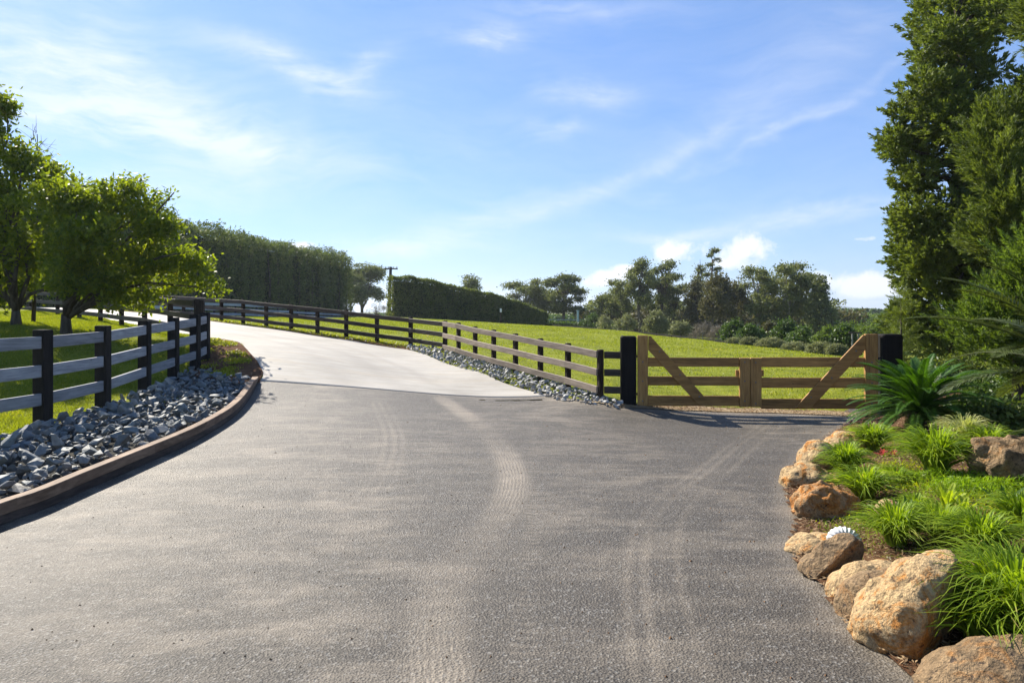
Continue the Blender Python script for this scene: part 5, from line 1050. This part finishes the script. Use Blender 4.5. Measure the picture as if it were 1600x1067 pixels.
# lime ground cover and other low planting
def cover(name, label, pts_px, dd0, n, hgt, lf, mt, r=(.3, .2), cat='ground cover'):
    C = []
    for px, py, dd in pts_px:
        x, y, _ = P(px, py, dd); k = n//len(pts_px); a = RNG.normal(size=(k, 2))*np.array(r); xx, yy = x+a[:, 0], y+a[:, 1]; ok_ = garden_h(xx, yy) > .15; xx, yy, a = xx[ok_], yy[ok_], a[ok_]; k = len(xx); hh_ = hgt*np.exp(-(a[:, 0]/r[0]/1.6)**2-(a[:, 1]/r[1]/1.6)**2); C.append(np.column_stack([xx, yy, HG(xx, yy)+RNG.uniform(0, 1, k)**.6*hh_+.01]))
    C = np.concatenate(C); V, Fc = leaves(C, lf[0], lf[1], axis=np.tile([0, 0, .8], (len(C), 1)), jit=1.0); return tag(build(name, V, Fc, mt), label, cat, kind='stuff')
cover('lime_ground_cover', 'bright lime green feathery ground cover in front of the upright boulder', [(1500, 775, 7.0), (1550, 780, 6.9), (1600, 778, 6.9), (1530, 765, 7.3), (1575, 768, 7.2), (1470, 760, 7.4)], 0, 6500, .16, (.06, .010), L_lime, (.24, .16))
cover('low_herbs', 'patchy low green herbs between the tussocks', [(1400, 745, 8.2), (1420, 765, 7.8), (1450, 790, 7.1), (1385, 820, 6.6), (1560, 850, 5.9), (1500, 830, 6.2), (1430, 700, 9.6), (1560, 800, 6.6), (1340, 670, 10.6), (1400, 690, 10.2), (1590, 820, 6.2)], 0, 3600, .07, (.035, .016), L_weed, (.30, .22))
cover('fine_grass', 'fine thin grass scattered through the mulch', [(1380, 760, 8), (1430, 735, 8.6), (1460, 815, 6.6), (1360, 840, 6.2), (1520, 860, 5.6), (1590, 900, 5.0), (1500, 800, 6.8), (1420, 840, 6.1)], 0, 4500, .12, (.11, .004), L_loman, (.34, .25))
def frond_plant(name, label, loc, nfr, L, mat, leaf_l, leaf_w, pairs, up0, arch, cat, group=None, trunk=None, bm_=None, az0=0, azr=(0, 360), vee=.5, rach=.012, jit=.12, stemname='trunk', young=0):
    t_ = thing(name, loc, label, cat, group); base = np.array([0, 0, 0.])
    if trunk:
        m_ = MB(); zz = np.linspace(-.2, trunk[1], 12); m_.tube([(0, 0, z) for z in zz], [trunk[0]*(1+.10*((i % 2)*2-1)) for i in range(12)], 14, True, .10); m_.out(stemname, bm_, t_, False); base = np.array([0, 0, trunk[1]])
    for i in range(nfr):
        a = R(azr[0]+(azr[1]-azr[0])*((i*.618034) % 1))+RNG.normal()*.08; f = (i+.5)/nfr; el0 = R(up0[0]+(up0[1]-up0[0])*f)+RNG.normal()*.06; Lf = L*RNG.uniform(.88, 1.08)*(.8+.2*math.sin(f*math.pi))
        hd = np.array([math.cos(a), math.sin(a), 0]); up = np.array([0, 0, 1.]); side = np.array([-math.sin(a), math.cos(a), 0]); S = 26; P_ = [base.copy()]; D_ = []
        for k in range(S):
            e = el0-arch*(k/S)**1.35; dr = hd*math.cos(e)+up*math.sin(e); D_.append(dr); P_.append(P_[-1]+dr*Lf/S)
        D_.append(D_[-1]); P_ = np.array(P_); D_ = np.array(D_); m_ = MB(); m_.tube(P_[::3], np.linspace(rach, rach*.25, len(P_[::3])), 5)
        V = [np.array(m_.v)]; Fq = [f_ for f_ in m_.f]; q_ = np.linspace(.10, .995, pairs); pp = np.stack([np.interp(q_*S, np.arange(S+1), P_[:, j]) for j in range(3)], 1); dd_ = np.stack([np.interp(q_*S, np.arange(S+1), D_[:, j]) for j in range(3)], 1); dd_ /= np.linalg.norm(dd_, axis=1)[:, None]
        nr = np.cross(side, dd_)*-1; nr = np.where(nr[:, 2:3] < 0, -nr, nr); ll = leaf_l*np.sin(np.clip(q_*1.02+.06, 0, 1)*math.pi)**.55*RNG.uniform(1-jit, 1+jit, pairs)
        LV = []; b0 = len(V[0])
        for sg in (-1, 1):
            dl = side*sg*.85+dd_*(.55+.5*q_[:, None])+nr*vee; dl += RNG.normal(size=dl.shape)*jit*.4; dl /= np.linalg.norm(dl, axis=1)[:, None]; wv_ = np.cross(dl, nr); wv_ /= np.linalg.norm(wv_, axis=1)[:, None]
            mid_ = pp+dl*ll[:, None]*.5; tip = pp+dl*ll[:, None]-nr*ll[:, None]*.18; w_ = leaf_w*.5
            LV.append(np.stack([pp-wv_*w_*.6, pp+wv_*w_*.6, mid_+wv_*w_, mid_-wv_*w_, tip], 1))
        LV = np.concatenate(LV).reshape(-1, 3); nl = 2*pairs
        for k in range(nl): c = b0+k*5; Fq += [(c, c+1, c+2, c+3), (c+3, c+2, c+4)]
        build('frond', np.concatenate([V[0], LV]), Fq, mat, t_)
    return t_
x, y, _ = P(1438, 668, 10.9); z = hg1(x, y)
frond_plant('cycad', 'dark glossy cycad with a stout trunk standing before the right gate post', (x, y, z), 100, 1.42, L_cycad, .15, .0125, 84, (-5, 80), 1.1, 'cycad', None, (.17, .30), B_dark, rach=.010, vee=.35)
x, y, _ = P(1312, 722, 8.75); frond_plant('small_cycad', 'small dark cycad seedling behind the pale leaning boulder', (x, y, hg1(x, y)), 9, .34, L_cycad, .09, .012, 22, (25, 75), .8, 'cycad', rach=.006)
x, y, z = P(1712, 585, 6.6)
g = hg1(x, y); frond_plant('palm', 'date palm at the right edge whose arching fronds reach in over the garden', (x, y, g), 26, 1.85, L_palm, .27, .013, 90, (-2, 75), .95, 'palm', None, (.17, z-g-.05), B_dark, rach=.014, vee=.25, jit=.16)
x, y, z = P(1745, 735, 5.6); g = hg1(x, y)
frond_plant('palm', 'lower grey-green palm whose frond hangs in at the right edge above the upright boulder', (x, y, g), 11, .9, L_palm, .22, .012, 60, (0, 75), 1.5, 'palm', None, (.12, .45), B_dark, rach=.011, vee=.2, jit=.2)
for px, py, dd, n, L, lb in ((1480, 822, 6.3, 9, .34, 'yellow-green fern in front of the lime ground cover'), (1506, 836, 6.05, 7, .26, 'smaller yellow-green fern right of the first fern')):
    x, y, _ = P(px, py, dd); frond_plant('fern', lb, (x, y, hg1(x, y)), n, L, L_fern, .055, .012, 24, (55, 88), .5, 'fern', 'yellow-green ferns', rach=.004)
def strap(name, label, px, py, dd, n, L, wd, mt, cat, up=(20, 80), arch=.6):
    x, y, _ = P(px, py, dd); o_ = (x, y, hg1(x, y)); t_ = thing(name, o_, label, cat); V = []; Fs = []
    for i in range(n):
        a = i*2.399+RNG.normal()*.1; e0 = R(up[0]+(up[1]-up[0])*(i+.5)/n); S = 7; p_ = np.zeros(3); hd = np.array([math.cos(a), math.sin(a), 0]); sd = np.array([-math.sin(a), math.cos(a), 0]); b0 = len(V); l = L*RNG.uniform(.8, 1.1)
        for k in range(S+1):
            s = k/S; w_ = wd*.5*math.sin(math.pi*min(1, .16+.84*s))**.6*(1 if k < S else .05); e = e0-arch*s**1.5; V += [p_-sd*w_+np.array([0, 0, w_*.35]), p_.copy(), p_+sd*w_+np.array([0, 0, w_*.35])]
            p_ = p_+(hd*math.cos(e)+np.array([0, 0, 1])*math.sin(e))*l/S
            if k < S: c = b0+k*3; Fs += [(c, c+1, c+4, c+3), (c+1, c+2, c+5, c+4)]
    build('leaves', np.array(V), Fs, mt, t_, True)
strap('strap_leaf_plant', 'dark broad strap-leaved plant at the right among the tussocks', 1572, 832, 6.1, 12, .36, .05, L_cycad, 'plant')
strap('strap_leaf_plant', 'upright dark strap-leaved plant right of the small sunlit boulder', 1418, 812, 6.45, 7, .20, .035, L_cycad, 'plant', (50, 85))
strap('bromeliad', 'small crimson bromeliad between the tussocks left of the cycad', 1380, 712, 9.1, 16, .12, .030, L_red, 'bromeliad', (15, 80), .4)
strap('bromeliad', 'second small crimson bromeliad to the right of the first', 1396, 716, 9.0, 14, .10, .028, L_red, 'bromeliad', (15, 80), .4)
# ------------------------------------------------------------ haze
m_haze = bpy.data.materials.new('haze_air'); m_haze.use_nodes = True; q = NT(m_haze.node_tree); q.n.clear()
o_ = q.new('ShaderNodeOutputMaterial'); pv = q.new('ShaderNodeVolumePrincipled'); pv.inputs['Color'].default_value = (.80, .88, 1, 1); pv.inputs['Density'].default_value = .0002; pv.inputs['Anisotropy'].default_value = .35
q.l.new(pv.outputs[0], o_.inputs['Volume'])
lo_, hi_ = (-3400, -500, -12), (5400, 5500, 80)
m_ = MB(); V = [(x, y, z) for x in (lo_[0], hi_[0]) for y in (lo_[1], hi_[1]) for z in (lo_[2], hi_[2])]
m_.add(V, [(0, 1, 3, 2), (4, 6, 7, 5), (0, 4, 5, 1), (2, 3, 7, 6), (0, 2, 6, 4), (1, 5, 7, 3)]); hz_ = m_.out('haze', m_haze); tag(hz_, 'thin pale haze in the air over the far trees and hills', 'haze', kind='stuff')
